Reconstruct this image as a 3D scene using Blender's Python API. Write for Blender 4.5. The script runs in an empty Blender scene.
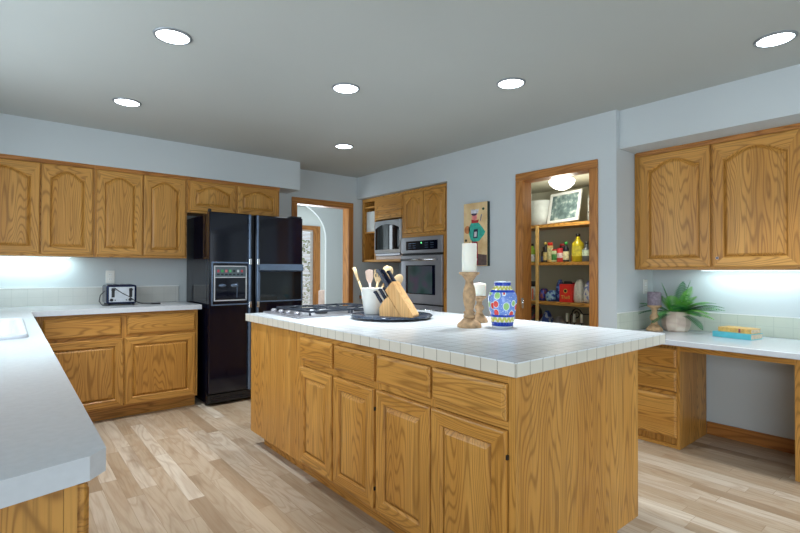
import bpy, bmesh, math, random
from mathutils import Vector, Matrix
C = bpy.context.scene
COL = C.collection
R = math.radians
PI = math.pi

# ------------------------------------------------------------------ camera
cam_d = bpy.data.cameras.new('camera'); cam = bpy.data.objects.new('camera', cam_d); COL.objects.link(cam)
cam_d.sensor_width = 36.0; cam_d.lens = 474.35 / 800 * 36.0; cam_d.clip_start = 0.05
yaw, pitch, roll = 0.880292, 0.009612, 0.00238
fw = Vector((math.cos(yaw) * math.cos(pitch), math.sin(yaw) * math.cos(pitch), math.sin(pitch)))
rt = Vector((math.sin(yaw), -math.cos(yaw), 0)); up = rt.cross(fw)
rt2 = rt * math.cos(roll) + up * math.sin(roll); up2 = rt2.cross(fw)
M4 = Matrix((rt2, up2, -fw)).transposed().to_4x4(); M4.translation = Vector((0, 0, 1.22))
cam.matrix_world = M4
C.camera = cam

# ------------------------------------------------------------------ world, light, exposure
C.view_settings.view_transform = 'Standard'
C.view_settings.look = 'None'
C.view_settings.gamma = 1.0
C.view_settings.use_curve_mapping = False
C.view_settings.exposure = 0.0
W = bpy.data.worlds.new('world'); C.world = W; W.use_nodes = True
bgn = W.node_tree.nodes['Background']
bgn.inputs[0].default_value = (0.80, 0.90, 1.0, 1); bgn.inputs[1].default_value = 1.2

def area(name, loc, rot, sx, sy, power, color=(1, 1, 1), parent=None, spread=180):
    l = bpy.data.lights.new(name, 'AREA'); l.shape = 'RECTANGLE'; l.size = sx; l.size_y = sy
    l.energy = power; l.color = color; l.spread = R(spread)
    o = bpy.data.objects.new(name, l); COL.objects.link(o)
    o.location = loc; o.rotation_euler = rot
    if parent: o.parent = parent
    return o
DAY = (0.80, 0.91, 1.0)
area('added_patio_daylight', (1.75, -2.70, 1.15), (R(90), 0, 0), 4.0, 1.9, 14, DAY)        # in unseen patio doors added behind the camera for light, pointing +Y
area('daylight_sink_window', (-0.60, 2.70, 1.60), (0, R(-78), 0), 1.0, 2.3, 30, DAY)     # in the sink window, pointing +X
area('daylight_side_window', (-0.60, -1.5, 1.15), (0, R(-90), 0), 1.7, 2.3, 62, DAY)      # in the side window left of the camera, pointing +X
area('daylight_dining_window', (4.0, 7.9, 1.3), (R(-90), 0, 0), 1.2, 1.5, 60, DAY)
area('added_hall_daylight', (1.76, 5.74, 1.4), (0, R(-90), 0), 1.2, 0.9, 34, DAY)     # in an unseen window added to brighten the hallway, pointing +X      # in the dining window, pointing -Y

# ------------------------------------------------------------------ colour + materials
def lin(c):
    c = c / 255.0
    return c / 12.92 if c <= 0.04045 else ((c + 0.055) / 1.055) ** 2.4
def rgb(r, g, b): return (lin(r), lin(g), lin(b), 1)

class NT:
    def __init__(s, name):
        s.m = bpy.data.materials.new(name); s.m.use_nodes = True
        s.t = s.m.node_tree; s.b = s.t.nodes['Principled BSDF']
    def n(s, typ, **kw):
        nd = s.t.nodes.new(typ)
        for k, v in kw.items():
            if k.startswith('i_'):
                key = k[2:]
                key = int(key) if key.isdigit() else key.replace('_', ' ')
                if isinstance(v, bpy.types.NodeSocket): s.t.links.new(v, nd.inputs[key])
                else: nd.inputs[key].default_value = v
            else: setattr(nd, k, v)
        return nd
    def math(s, op, a, b=None, c=None):
        nd = s.t.nodes.new('ShaderNodeMath'); nd.operation = op
        for i, v in enumerate((a, b, c)):
            if v is None: continue
            if isinstance(v, (int, float)): nd.inputs[i].default_value = v
            else: s.t.links.new(v, nd.inputs[i])
        return nd.outputs[0]
    def ramp(s, fac, stops, interp='LINEAR'):
        nd = s.t.nodes.new('ShaderNodeValToRGB'); nd.color_ramp.interpolation = interp
        e = nd.color_ramp.elements
        while len(e) > 1: e.remove(e[-1])
        e[0].position = stops[0][0]; e[0].color = stops[0][1]
        for p, c in stops[1:]:
            x = e.new(p); x.color = c
        s.t.links.new(fac, nd.inputs[0]); return nd.outputs[0]
    def mix(s, fac, a, b, typ='MIX'):
        nd = s.t.nodes.new('ShaderNodeMix'); nd.data_type = 'RGBA'; nd.blend_type = typ
        for i, v in ((0, fac), (6, a), (7, b)):
            if isinstance(v, bpy.types.NodeSocket): s.t.links.new(v, nd.inputs[i])
            else: nd.inputs[i].default_value = v
        return nd.outputs[2]
    def set(s, **kw):
        for k, v in kw.items():
            key = k.replace('_', ' ')
            if isinstance(v, bpy.types.NodeSocket): s.t.links.new(v, s.b.inputs[key])
            else: s.b.inputs[key].default_value = v
        return s
    def bump(s, h, strength=0.3, dist=0.002):
        nd = s.t.nodes.new('ShaderNodeBump'); nd.inputs['Strength'].default_value = strength
        nd.inputs['Distance'].default_value = dist
        s.t.links.new(h, nd.inputs['Height']); s.t.links.new(nd.outputs[0], s.b.inputs['Normal'])

def plain(name, col, rough=0.5, metal=0.0, noise=0.04, scale=20, **kw):
    t = NT(name)
    tc = t.n('ShaderNodeTexCoord')
    nz = t.n('ShaderNodeTexNoise', i_Vector=tc.outputs['Object'], i_Scale=scale, i_Detail=3.0)
    lo = tuple(c * (1 - noise * 2) for c in col[:3]) + (1,); hi = tuple(min(1, c * (1 + noise * 2)) for c in col[:3]) + (1,)
    t.set(Base_Color=t.ramp(nz.outputs[0], [(0.3, lo), (0.7, hi)]), Roughness=rough, Metallic=metal, **kw)
    return t.m
def emis(name, col, strength):
    t = NT(name); t.set(Base_Color=col, Emission_Color=col, Emission_Strength=strength); return t.m

def oak(name, axis, dark, mid, light, rough=0.42, rings=9.0):
    """oak with cathedral figure running along the given axis of the part"""
    t = NT(name)
    tc = t.n('ShaderNodeTexCoord'); oi = t.n('ShaderNodeObjectInfo')
    off = t.n('ShaderNodeVectorMath', operation='SCALE'); t.t.links.new(oi.outputs['Random'], off.inputs['Scale']); off.inputs[0].default_value = (7.3, 5.1, 3.7)
    add = t.n('ShaderNodeVectorMath', operation='ADD', i_0=tc.outputs['Object'], i_1=off.outputs[0])
    along = {'X': (0.11, 1, 1), 'Y': (1, 0.11, 1), 'Z': (1, 1, 0.11)}[axis]
    fine = {'X': (3, 130, 130), 'Y': (130, 3, 130), 'Z': (130, 130, 3)}[axis]
    brd = {'X': (0.0, 8, 8), 'Y': (8, 0.0, 8), 'Z': (8, 8, 0.0)}[axis]
    m1 = t.n('ShaderNodeVectorMath', operation='MULTIPLY', i_0=add.outputs[0], i_1=along)
    n1 = t.n('ShaderNodeTexNoise', i_Vector=m1.outputs[0], i_Scale=5.4, i_Detail=1.8, i_Roughness=0.4, i_Distortion=0.1)
    ph = t.math('MULTIPLY', n1.outputs[0], rings * 2 * PI * 4.4)
    sn = t.math('SINE', ph)
    s01 = t.math('MULTIPLY_ADD', sn, 0.5, 0.5)
    m2 = t.n('ShaderNodeVectorMath', operation='MULTIPLY', i_0=add.outputs[0], i_1=fine)
    n2 = t.n('ShaderNodeTexNoise', i_Vector=m2.outputs[0], i_Scale=1.0, i_Detail=2.0)
    m3 = t.n('ShaderNodeVectorMath', operation='MULTIPLY', i_0=add.outputs[0], i_1=brd)
    n3 = t.n('ShaderNodeTexNoise', i_Vector=m3.outputs[0], i_Scale=1.0, i_Detail=0.0)
    g = t.math('POWER', s01, 4.0)
    g2 = t.math('MULTIPLY', g, t.math('MULTIPLY_ADD', n2.outputs[0], 1.4, 0.1))
    base = t.ramp(n3.outputs[0], [(0.3, mid), (0.7, light)])
    c1 = t.mix(t.math('MULTIPLY', g2, 0.62), base, dark)
    pores = t.ramp(n2.outputs[0], [(0.32, (0.62, 0.62, 0.62, 1)), (0.5, (1, 1, 1, 1))])
    c2 = t.mix(0.7, c1, pores, 'MULTIPLY')
    t.set(Base_Color=c2, Roughness=rough, Specular_IOR_Level=0.35)
    t.b.inputs['Coat Weight'].default_value = 0.1; t.b.inputs['Coat Roughness'].default_value = 0.22
    t.bump(g2, 0.08, 0.001)
    return t.m
D1, M1, L1 = rgb(112, 66, 14), rgb(188, 132, 58), rgb(204, 150, 74)
OV = oak('oak_vertical', 'Z', D1, M1, L1)
OH = oak('oak_horizontal', 'X', D1, M1, L1)
OY = oak('oak_deepwise', 'Y', D1, M1, L1)
TD, TM, TL = rgb(108, 60, 18), rgb(168, 108, 50), rgb(184, 124, 62)
TV = oak('trim_oak_vertical', 'Z', TD, TM, TL, rings=5)
TH = oak('trim_oak_horizontal', 'X', TD, TM, TL, rings=5)
TY = oak('trim_oak_along_wall', 'Y', TD, TM, TL, rings=5)
WOOD = [OV, OH, OY]

def wallpaint(name, col):
    t = NT(name); tc = t.n('ShaderNodeTexCoord')
    n = t.n('ShaderNodeTexNoise', i_Vector=tc.outputs['Object'], i_Scale=160.0, i_Detail=3.0)
    n2 = t.n('ShaderNodeTexNoise', i_Vector=tc.outputs['Object'], i_Scale=1.3, i_Detail=2.0)
    a = tuple(c * 0.97 for c in col[:3]) + (1,)
    t.set(Base_Color=t.ramp(n2.outputs[0], [(0.35, a), (0.65, col)]), Roughness=0.85)
    t.bump(n.outputs[0], 0.12, 0.001); return t.m
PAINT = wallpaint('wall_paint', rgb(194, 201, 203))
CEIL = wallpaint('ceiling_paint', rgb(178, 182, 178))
PANTRYP = wallpaint('pantry_paint', rgb(196, 194, 172))
HALLP = wallpaint('hall_paint', rgb(222, 226, 224))

def floor_mat():
    t = NT('oak_strip_floor'); tc = t.n('ShaderNodeTexCoord'); sx = t.n('ShaderNodeSeparateXYZ', i_0=tc.outputs['Object'])
    x, y = sx.outputs[0], sx.outputs[1]
    row = t.math('FLOOR', t.math('DIVIDE', x, 0.083))
    wn = t.n('ShaderNodeTexWhiteNoise', noise_dimensions='1D', i_W=row)
    yy = t.math('ADD', y, t.math('MULTIPLY', wn.outputs[0], 7.0))
    pk = t.math('FLOOR', t.math('DIVIDE', yy, 0.78))
    cmb = t.n('ShaderNodeCombineXYZ', i_0=row, i_1=pk)
    w2 = t.n('ShaderNodeTexWhiteNoise', noise_dimensions='2D', i_Vector=cmb.outputs[0])
    col = t.ramp(w2.outputs[0], [(0.0, rgb(146, 124, 100)), (0.12, rgb(164, 144, 120)), (0.5, rgb(176, 158, 136)), (0.8, rgb(186, 171, 152)), (1.0, rgb(200, 188, 171))])
    ofs = t.n('ShaderNodeVectorMath', operation='MULTIPLY', i_0=w2.outputs['Color'], i_1=(9, 9, 9))
    ad = t.n('ShaderNodeVectorMath', operation='ADD', i_0=tc.outputs['Object'], i_1=ofs.outputs[0])
    st = t.n('ShaderNodeVectorMath', operation='MULTIPLY', i_0=ad.outputs[0], i_1=(1, 0.16, 1))
    n1 = t.n('ShaderNodeTexNoise', i_Vector=st.outputs[0], i_Scale=7.0, i_Detail=2.0, i_Distortion=0.5)
    g = t.math('POWER', t.math('MULTIPLY_ADD', t.math('SINE', t.math('MULTIPLY', n1.outputs[0], 62.0)), 0.5, 0.5), 2.5)
    c2 = t.mix(t.math('MULTIPLY', g, 0.32), col, rgb(138, 106, 76))
    n4 = t.n('ShaderNodeTexNoise', i_Vector=st.outputs[0], i_Scale=5.0, i_Detail=4.0, i_Roughness=0.6)
    kn = t.ramp(n4.outputs[0], [(0.575, (0, 0, 0, 1)), (0.68, (1, 1, 1, 1))])
    c2 = t.mix(t.math('MULTIPLY', kn, 0.5), c2, rgb(120, 92, 66))
    st2 = t.n('ShaderNodeVectorMath', operation='MULTIPLY', i_0=ad.outputs[0], i_1=(160, 5, 1))
    n2 = t.n('ShaderNodeTexNoise', i_Vector=st2.outputs[0], i_Scale=1.0, i_Detail=1.0)
    c3 = t.mix(0.35, c2, t.ramp(n2.outputs[0], [(0.3, (0.7, 0.66, 0.6, 1)), (0.5, (1, 1, 1, 1))]), 'MULTIPLY')
    fx = t.math('FRACT', t.math('DIVIDE', x, 0.083)); fy = t.math('FRACT', t.math('DIVIDE', yy, 0.78))
    gx = t.math('LESS_THAN', fx, 0.022); gy = t.math('LESS_THAN', fy, 0.0035)
    gap = t.math('MAXIMUM', gx, gy)
    c4 = t.mix(t.math('MULTIPLY', gap, 0.55), c3, rgb(120, 94, 66))
    t.set(Base_Color=c4, Roughness=0.42)
    t.b.inputs['Coat Weight'].default_value = 0.12; t.b.inputs['Coat Roughness'].default_value = 0.3
    return t.m
FLOOR = floor_mat()

def tile(name, size, off, col, grout, gw=0.035, rough=0.25, gs=0.6):
    """square tile laid on every face; size and offset per axis (0 = no joints across that axis)"""
    t = NT(name); tc = t.n('ShaderNodeTexCoord'); ge = t.n('ShaderNodeNewGeometry')
    s = t.n('ShaderNodeSeparateXYZ', i_0=tc.outputs['Object']); nn = t.n('ShaderNodeSeparateXYZ', i_0=ge.outputs['Normal'])
    tot = None
    for i in range(3):
        if not size[i]: continue
        f = t.math('FRACT', t.math('DIVIDE', t.math('SUBTRACT', s.outputs[i], off[i]), size[i]))
        gq = t.math('LESS_THAN', f, gw)
        na = t.math('LESS_THAN', t.math('ABSOLUTE', nn.outputs[i]), 0.7)
        gq = t.math('MULTIPLY', gq, na)
        tot = gq if tot is None else t.math('MAXIMUM', tot, gq)
    nz = t.n('ShaderNodeTexNoise', i_Vector=tc.outputs['Object'], i_Scale=6.0, i_Detail=2.0)
    lo = tuple(c * 0.94 for c in col[:3]) + (1,)
    base = t.ramp(nz.outputs[0], [(0.35, lo), (0.65, col)])
    t.set(Base_Color=t.mix(t.math('MULTIPLY', tot, gs), base, grout), Roughness=rough)
    t.bump(t.math('SUBTRACT', 1.0, tot), 0.4, 0.001)
    return t.m
TILE_ISL = tile('island_top_tile', (0.0752, 0.0752, 0), (1.3105, 0.977, 0), rgb(224, 230, 234), rgb(150, 154, 154), gw=0.06, gs=0.6)
TILE_EDGE = tile('island_edge_tile', (0.0752, 0.0752, 0), (1.3085, 0.975, 0), rgb(214, 210, 196), rgb(146, 140, 126), gw=0.05, gs=0.8)
TILE_L = tile('backsplash_tile_left', (0.105, 0, 0.0765), (0.02, 0, 0.912), rgb(202, 202, 196), rgb(176, 178, 174), gw=0.03, gs=0.6)
TILE_R = tile('backsplash_tile_desk', (0.105, 0.105, 0.0715), (0.03, 0.04, 0.77), rgb(200, 206, 192), rgb(170, 178, 168), gw=0.03, gs=0.6)
LAM = plain('white_laminate', rgb(198, 203, 208), 0.16, noise=0.015, scale=60)
TRIMW = plain('white_edge', rgb(232, 234, 232), 0.3, noise=0.01)
STEEL = plain('stainless_steel', rgb(158, 158, 164), 0.34, 0.65, noise=0.06, scale=4)
CHROME = plain('chrome', rgb(210, 212, 215), 0.12, 1.0, noise=0.02)
SILVER = plain('silver_paint', rgb(206, 210, 214), 0.3, 0.2, noise=0.02)
BLACKG = plain('black_gloss', rgb(7, 10, 26), 0.07, noise=0.1, Specular_IOR_Level=0.5)
BLACKM = plain('black_matte', rgb(20, 20, 24), 0.45, noise=0.08)
CAST = plain('cast_iron', rgb(44, 52, 64), 0.4, noise=0.15, scale=60, Specular_IOR_Level=0.6)
BLUEST = plain('blue_grey_metal', rgb(112, 130, 154), 0.25, 0.6)
OVENGL = plain('oven_glass', rgb(16, 22, 26), 0.05, noise=0.1)
DARK = plain('dark_recess', rgb(14, 14, 18), 0.6)
CERW = plain('white_ceramic', rgb(228, 228, 222), 0.18, noise=0.015)
WAX = plain('white_wax', rgb(236, 234, 222), 0.5, noise=0.01, Subsurface_Weight=0.2)
GWAX = plain('grey_purple_wax', rgb(124, 112, 122), 0.75, noise=0.14, scale=70)
BEECH = oak('beech', 'Z', rgb(176, 122, 66), rgb(212, 162, 100), rgb(222, 176, 116), rings=4)
SPOON = plain('pale_wood', rgb(226, 196, 150), 0.5, noise=0.06, scale=15)
SPOON2 = plain('pinkish_wood', rgb(226, 200, 186), 0.5, noise=0.05, scale=15)
TURN = plain('weathered_turned_wood', rgb(172, 140, 104), 0.7, noise=0.18, scale=35)
GRANITE = plain('dark_granite', rgb(52, 62, 78), 0.12, noise=0.45, scale=90)
LAMP = emis('lamp_diffuser', (0.86, 0.94, 1.0, 1), 9.0)
GLOBE = emis('pantry_globe', (1.0, 0.99, 0.93, 1), 3.0)
TUBE = emis('tube_diffuser', (0.82, 0.95, 1.0, 1), 3.0)

# ------------------------------------------------------------------ mesh builder
class MB:
    def __init__(s): s.bm = bmesh.new()
    def face(s, vs, mi=0, smooth=False):
        try:
            f = s.bm.faces.new(vs); f.material_index = mi; f.smooth = smooth; return f
        except ValueError: return None
    def box(s, x0, x1, y0, y1, z0, z1, mi=0, bev=0.0):
        if x1 < x0: x0, x1 = x1, x0
        if y1 < y0: y0, y1 = y1, y0
        if z1 < z0: z0, z1 = z1, z0
        v = [s.bm.verts.new((x, y, z)) for x in (x0, x1) for y in (y0, y1) for z in (z0, z1)]
        fs = [s.face([v[i] for i in q], mi) for q in ((0, 1, 3, 2), (4, 6, 7, 5), (0, 4, 5, 1), (2, 3, 7, 6), (0, 2, 6, 4), (1, 5, 7, 3))]
        if bev:
            es = list({e for f in fs for e in f.edges})
            r = bmesh.ops.bevel(s.bm, geom=es, offset=bev, segments=2, affect='EDGES', profile=0.5)
            for f in r['faces']: f.material_index = mi
        return s
    def lathe(s, prof, cx=0, cy=0, n=28, mi=0, cap=True, smooth=True, mat=None):
        rings = []
        for (r, z) in prof:
            rings.append([s.bm.verts.new((cx + r * math.cos(2 * PI * k / n), cy + r * math.sin(2 * PI * k / n), z)) for k in range(n)])
        for a, b in zip(rings, rings[1:]):
            for k in range(n): s.face([a[k], a[(k + 1) % n], b[(k + 1) % n], b[k]], mi, smooth)
        if cap:
            s.face(rings[0][::-1], mi); s.face(rings[-1], mi)
        if mat: bmesh.ops.transform(s.bm, matrix=mat, verts=[v for r_ in rings for v in r_])
        return s
    def tube(s, pts, rad, n=8, mi=0, cap=True):
        pts = [Vector(p) for p in pts]; rings = []
        rads = rad if isinstance(rad, (list, tuple)) else [rad] * len(pts)
        for i, p in enumerate(pts):
            d = (pts[min(i + 1, len(pts) - 1)] - pts[max(i - 1, 0)]).normalized()
            a = Vector((0, 0, 1)) if abs(d.z) < 0.9 else Vector((1, 0, 0))
            u = d.cross(a).normalized(); w = d.cross(u)
            rings.append([s.bm.verts.new(p + (u * math.cos(2 * PI * k / n) + w * math.sin(2 * PI * k / n)) * rads[i]) for k in range(n)])
        for a, b in zip(rings, rings[1:]):
            for k in range(n): s.face([a[k], b[k], b[(k + 1) % n], a[(k + 1) % n]], mi, True)
        if cap: s.face(rings[0], mi); s.face(rings[-1][::-1], mi)
        return s
    def prism(s, poly, axis, a, b, mi=0):
        """poly of 2D points extruded along axis from a to b"""
        def P(p, t): return {'x': (t, p[0], p[1]), 'y': (p[0], t, p[1]), 'z': (p[0], p[1], t)}[axis]
        va = [s.bm.verts.new(P(p, a)) for p in poly]; vb = [s.bm.verts.new(P(p, b)) for p in poly]
        s.face(va, mi); s.face(vb[::-1], mi); n = len(poly)
        for i in range(n): s.face([va[i], vb[i], vb[(i + 1) % n], va[(i + 1) % n]], mi)
        return s
    def ball(s, c, r, sc=(1, 1, 1), mi=0, seg=16):
        m = Matrix.Translation(c) @ Matrix.Diagonal((r * sc[0], r * sc[1], r * sc[2], 1))
        q = bmesh.ops.create_uvsphere(s.bm, u_segments=seg, v_segments=seg // 2, radius=1, matrix=m)
        for v in q['verts']:
            for f in v.link_faces: f.smooth = True; f.material_index = mi
        return s
    def xform(s, m): bmesh.ops.transform(s.bm, matrix=m, verts=s.bm.verts[:]); return s
    def build(s, name, mats, parent=None, loc=None, rot=None):
        bmesh.ops.recalc_face_normals(s.bm, faces=s.bm.faces[:])
        me = bpy.data.meshes.new(name); s.bm.to_mesh(me); s.bm.free()
        for m in (mats if isinstance(mats, (list, tuple)) else [mats]): me.materials.append(m)
        o = bpy.data.objects.new(name, me); COL.objects.link(o)
        if parent: o.parent = parent
        if loc: o.location = loc
        if rot: o.rotation_euler = rot
        return o

def thing(name, label, cat, loc=(0, 0, 0), rz=0, group=None):
    o = bpy.data.objects.new(name, None); COL.objects.link(o); o.empty_display_size = 0.1
    o.location = loc; o.rotation_euler = (0, 0, rz); o['label'] = label; o['category'] = cat
    if group: o['group'] = group
    return o
def tag(o, label, cat, group=None, loc=None):
    o['label'] = label; o['category'] = cat
    if group: o['group'] = group
    if loc: o.location = loc
    return o
def struct(name, mb, mats, parent=None):
    o = mb.build(name, mats, parent)
    if not parent: o['kind'] = 'structure'
    return o
def dup(root, loc, rz, label, group=None):
    r = root.copy(); COL.objects.link(r); r.location = loc; r.rotation_euler = (0, 0, rz); r['label'] = label
    if group: r['group'] = group
    for ch in list(root.children):
        c = ch.copy(); COL.objects.link(c); c.parent = r
        for g in ch.children:
            d = g.copy(); COL.objects.link(d); d.parent = c
    return r

# ================================================================== THE SETTING
CZ = 2.42
struct('floor', MB().box(-0.74, 6.2, -2.95, 8.2, -0.05, 0), FLOOR)
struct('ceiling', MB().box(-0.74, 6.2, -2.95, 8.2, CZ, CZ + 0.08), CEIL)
# wall with the fridge, doorway hole x 2.60..3.33
b = MB(); b.box(-0.62, 2.60, 5.06, 5.18, 0, CZ); b.box(2.60, 3.33, 5.06, 5.18, 2.02, CZ); b.box(3.33, 4.27, 5.06, 5.18, 0, CZ)
struct('wall_back', b, PAINT)
# wall left with a window over the sink
b = MB(); b.box(-0.74, -0.62, -2.8, -2.7, 0, CZ); b.box(-0.74, -0.62, -2.7, -0.3, 0, 0.25); b.box(-0.74, -0.62, -2.7, -0.3, 2.1, CZ); b.box(-0.74, -0.62, -0.3, 0.9, 0, CZ); b.box(-0.74, -0.62, 3.9, 5.18, 0, CZ); b.box(-0.74, -0.62, 0.9, 3.9, 0, 1.1); b.box(-0.74, -0.62, 0.9, 3.9, 2.14, CZ)
struct('wall_left', b, PAINT)
# wall behind the camera with wide patio doors added to let light in
b = MB(); b.box(-0.74, -0.3, -2.92, -2.8, 0, CZ); b.box(3.8, 4.2, -2.92, -2.8, 0, CZ); b.box(-0.3, 3.8, -2.92, -2.8, 2.32, CZ); b.box(-0.3, 3.8, -2.92, -2.8, 0, 0.12)
struct('wall_front', b, PAINT)
# pantry / oven wall
b = MB(); b.box(3.46, 3.58, 1.68, 1.875, 0, CZ); b.box(3.46, 3.58, 1.875, 2.515, 2.02, CZ); b.box(3.46, 3.58, 2.515, 3.435, 0, CZ)
b.box(3.46, 4.15, 3.435, 5.06, 2.145, CZ)
struct('wall_right', b, PAINT)
struct('wall_niche', MB().box(4.15, 4.27, 3.435, 5.06, 0, CZ), PAINT)
b = MB(); b.box(3.58, 4.2, 1.68, 1.76, 0, CZ); struct('wall_return', b, PAINT)
struct('wall_desk', MB().box(4.08, 4.2, -2.8, 1.68, 0, CZ), PAINT)
struct('trim_1', MB().box(-0.62, 2.48, 4.735, 5.06, 2.113, CZ), PAINT)     # soffit over the left wall cabinets
struct('trim_2', MB().box(3.51, 4.08, -2.8, 1.68, 2.135, CZ), PAINT)        # soffit over the desk cabinets
# pantry
b = MB(); b.box(4.75, 4.85, 1.68, 3.43, 0, CZ)
struct('wall_pantry_back', b, PANTRYP)
struct('wall_pantry_side', MB().box(3.58, 4.75, 3.37, 3.43, 0, CZ), PANTRYP)
struct('wall_pantry_near', MB().box(3.58, 4.75, 1.76, 1.80, 0, CZ), PANTRYP)
struct('trim_3', MB().box(3.58, 4.75, 1.80, 3.37, 2.13, 2.18), PANTRYP)     # lowered pantry ceiling
# dining room beyond the doorway
def arch_wall():
    b = MB(); N = 24; xc, a = 3.02, 0.722; zs, hh = 1.72, 0.55
    pts = [(xc + a * math.cos(PI * k / N), zs + hh * math.sin(PI * k / N)) for k in range(N + 1)]
    for i in range(N):
        (x0, z0), (x1, z1) = pts[i], pts[i + 1]
        b.prism([(x0, z0), (x1, z1), (x1, CZ), (x0, CZ)], 'y', 6.3, 6.34)
    b.box(xc + a, 6.1, 6.3, 6.34, 0, CZ); b.box(1.6, xc - a, 6.3, 6.34, 0, CZ)
    return b
struct('wall_hall', arch_wall(), HALLP)
b = MB(); b.box(1.6, 3.5, 8.0, 8.12, 0, CZ); b.box(4.47, 6.2, 8.0, 8.12, 0, CZ); b.box(3.5, 4.47, 8.0, 8.12, 2.0, CZ); b.box(3.5, 4.47, 8.0, 8.12, 0, 0.45)
struct('wall_dining', b, HALLP)
b = MB(); b.box(1.6, 1.72, 6.2, 8.0, 0, CZ); b.box(1.6, 1.72, 5.18, 5.28, 0, CZ); b.box(1.6, 1.72, 5.28, 6.2, 0, 0.8); b.box(1.6, 1.72, 5.28, 6.2, 2.0, CZ); struct('wall_hall_side', b, HALLP)
struct('wall_hall_end', MB().box(6.1, 6.2, 3.49, 8.0, 0, CZ), HALLP)

def casing(name, horiz, a0, a1, zt, face, w, th, depth, mats, opp=False):
    """casing in plane 'face': legs and head; a0..a1 is the opening"""
    e = bpy.data.objects.new(name, None); COL.objects.link(e); e['kind'] = 'structure'
    def bx(u0, u1, z0, z1, f0, f1, mi, nm):
        b = MB()
        if horiz == 'x': b.box(u0, u1, f0, f1, z0, z1, mi, 0.004)
        else: b.box(f0, f1, u0, u1, z0, z1, mi, 0.004)
        b.build(nm, mats, e)
    f0, f1 = face - th, face - 0.0005
    bx(a0 - w, a0, 0, zt, f0, f1, 0, 'casing_leg'); bx(a1, a1 + w, 0, zt, f0, f1, 0, 'casing_leg')
    bx(a0 - w, a1 + w, zt, zt + w, f0, f1, 1, 'casing_head')
    bx(a0 - 0.002, a0 + 0.005, 0, zt, f0 + 0.008, face + depth, 0, 'jamb'); bx(a1 - 0.005, a1 + 0.002, 0, zt, f0 + 0.008, face + depth, 0, 'jamb')
    bx(a0, a1, zt - 0.004, zt + 0.001, f0 + 0.008, face + depth, 1, 'jamb_head')
    return e
casing('door_1', 'x', 2.605, 3.325, 2.015, 5.06, 0.068, 0.018, 0.12, [TV, TH])
pd = casing('door_2', 'y', 1.885, 2.507, 2.01, 3.46, 0.066, 0.018, 0.12, [TV, TY])
for z in (0.90,):
    b = MB(); b.box(3.437, 3.4425, 2.496, 2.508, z, z + 0.09); b.tube([(3.438, 2.49, z), (3.438, 2.49, z + 0.09)], 0.006)
    b.build('hinge', CHROME, pd)
b = MB(); b.box(4.062, 4.0795, 0.673, 1.289, 0, 0.095, 0, 0.004); struct('baseboard_desk', b, TY)

# dining window with blinds
w1 = bpy.data.objects.new('window_1', None); COL.objects.link(w1); w1['kind'] = 'structure'
b = MB(); b.box(3.43, 3.5, 7.97, 7.999, 0.38, 2.11); b.box(4.46, 4.60, 7.965, 7.999, 0.38, 2.07); b.box(3.5, 4.46, 7.97, 7.999, 1.99, 2.07, 1); b.box(3.5, 4.46, 7.97, 7.999, 0.38, 0.46, 1)
b.box(3.97, 4.01, 8.03, 8.07, 0.46, 1.99)
b.build('window_frame', [TV, TH], w1)
gm = NT('window_glass'); gm.set(Base_Color=(1, 1, 1, 1), Roughness=0.02, Transmission_Weight=1.0, IOR=1.01)
MB().box(3.5, 4.469, 8.045, 8.05, 0.451, 1.999).build('pane', gm.m, w1)
b = MB()
z = 0.47
while z < 1.94:
    b.prism([(8.003, z), (8.026, z + 0.013), (8.026, z + 0.015), (8.003, z + 0.002)], 'x', 3.51, 4.465); z += 0.026
b.box(3.51, 4.465, 8.0, 8.03, 1.96, 1.995)
bl = b.build('window_blind', plain('blind_slat', rgb(206, 190, 176), 0.6)); tag(bl, 'horizontal slat blind covering the dining room window beyond the doorway', 'blind')
lf = NT('garden_leaf'); tcx = lf.n('ShaderNodeTexCoord'); nq = lf.n('ShaderNodeTexNoise', i_Vector=tcx.outputs['Object'], i_Scale=9.0, i_Detail=4.0)
lf.set(Base_Color=lf.ramp(nq.outputs[0], [(0.35, rgb(60, 96, 50)), (0.55, rgb(120, 160, 90)), (0.7, rgb(180, 200, 150))]), Roughness=0.8)
random.seed(3); b = MB()
for k in range(1500):
    p = Vector((random.uniform(3.2, 6.2), random.uniform(9.0, 9.7), random.uniform(0.1, 1.9)))
    a = Vector((random.uniform(-1, 1), random.uniform(-1, 1), random.uniform(-1, 1))).normalized() * 0.05
    c = a.cross(Vector((random.uniform(-1, 1), random.uniform(-1, 1), random.uniform(-1, 1)))).normalized() * 0.025
    vs = [b.bm.verts.new(p + q) for q in (a, c, -a, -c)]; b.face(vs)
for k in range(6): b.tube([(3.6 + k * 0.45, 9.35, -0.05), (3.5 + k * 0.47, 9.3, 1.5)], 0.02)
tag(b.build('garden_hedge', lf.m), 'green leafy hedge outside the dining room window', 'hedge')

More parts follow.
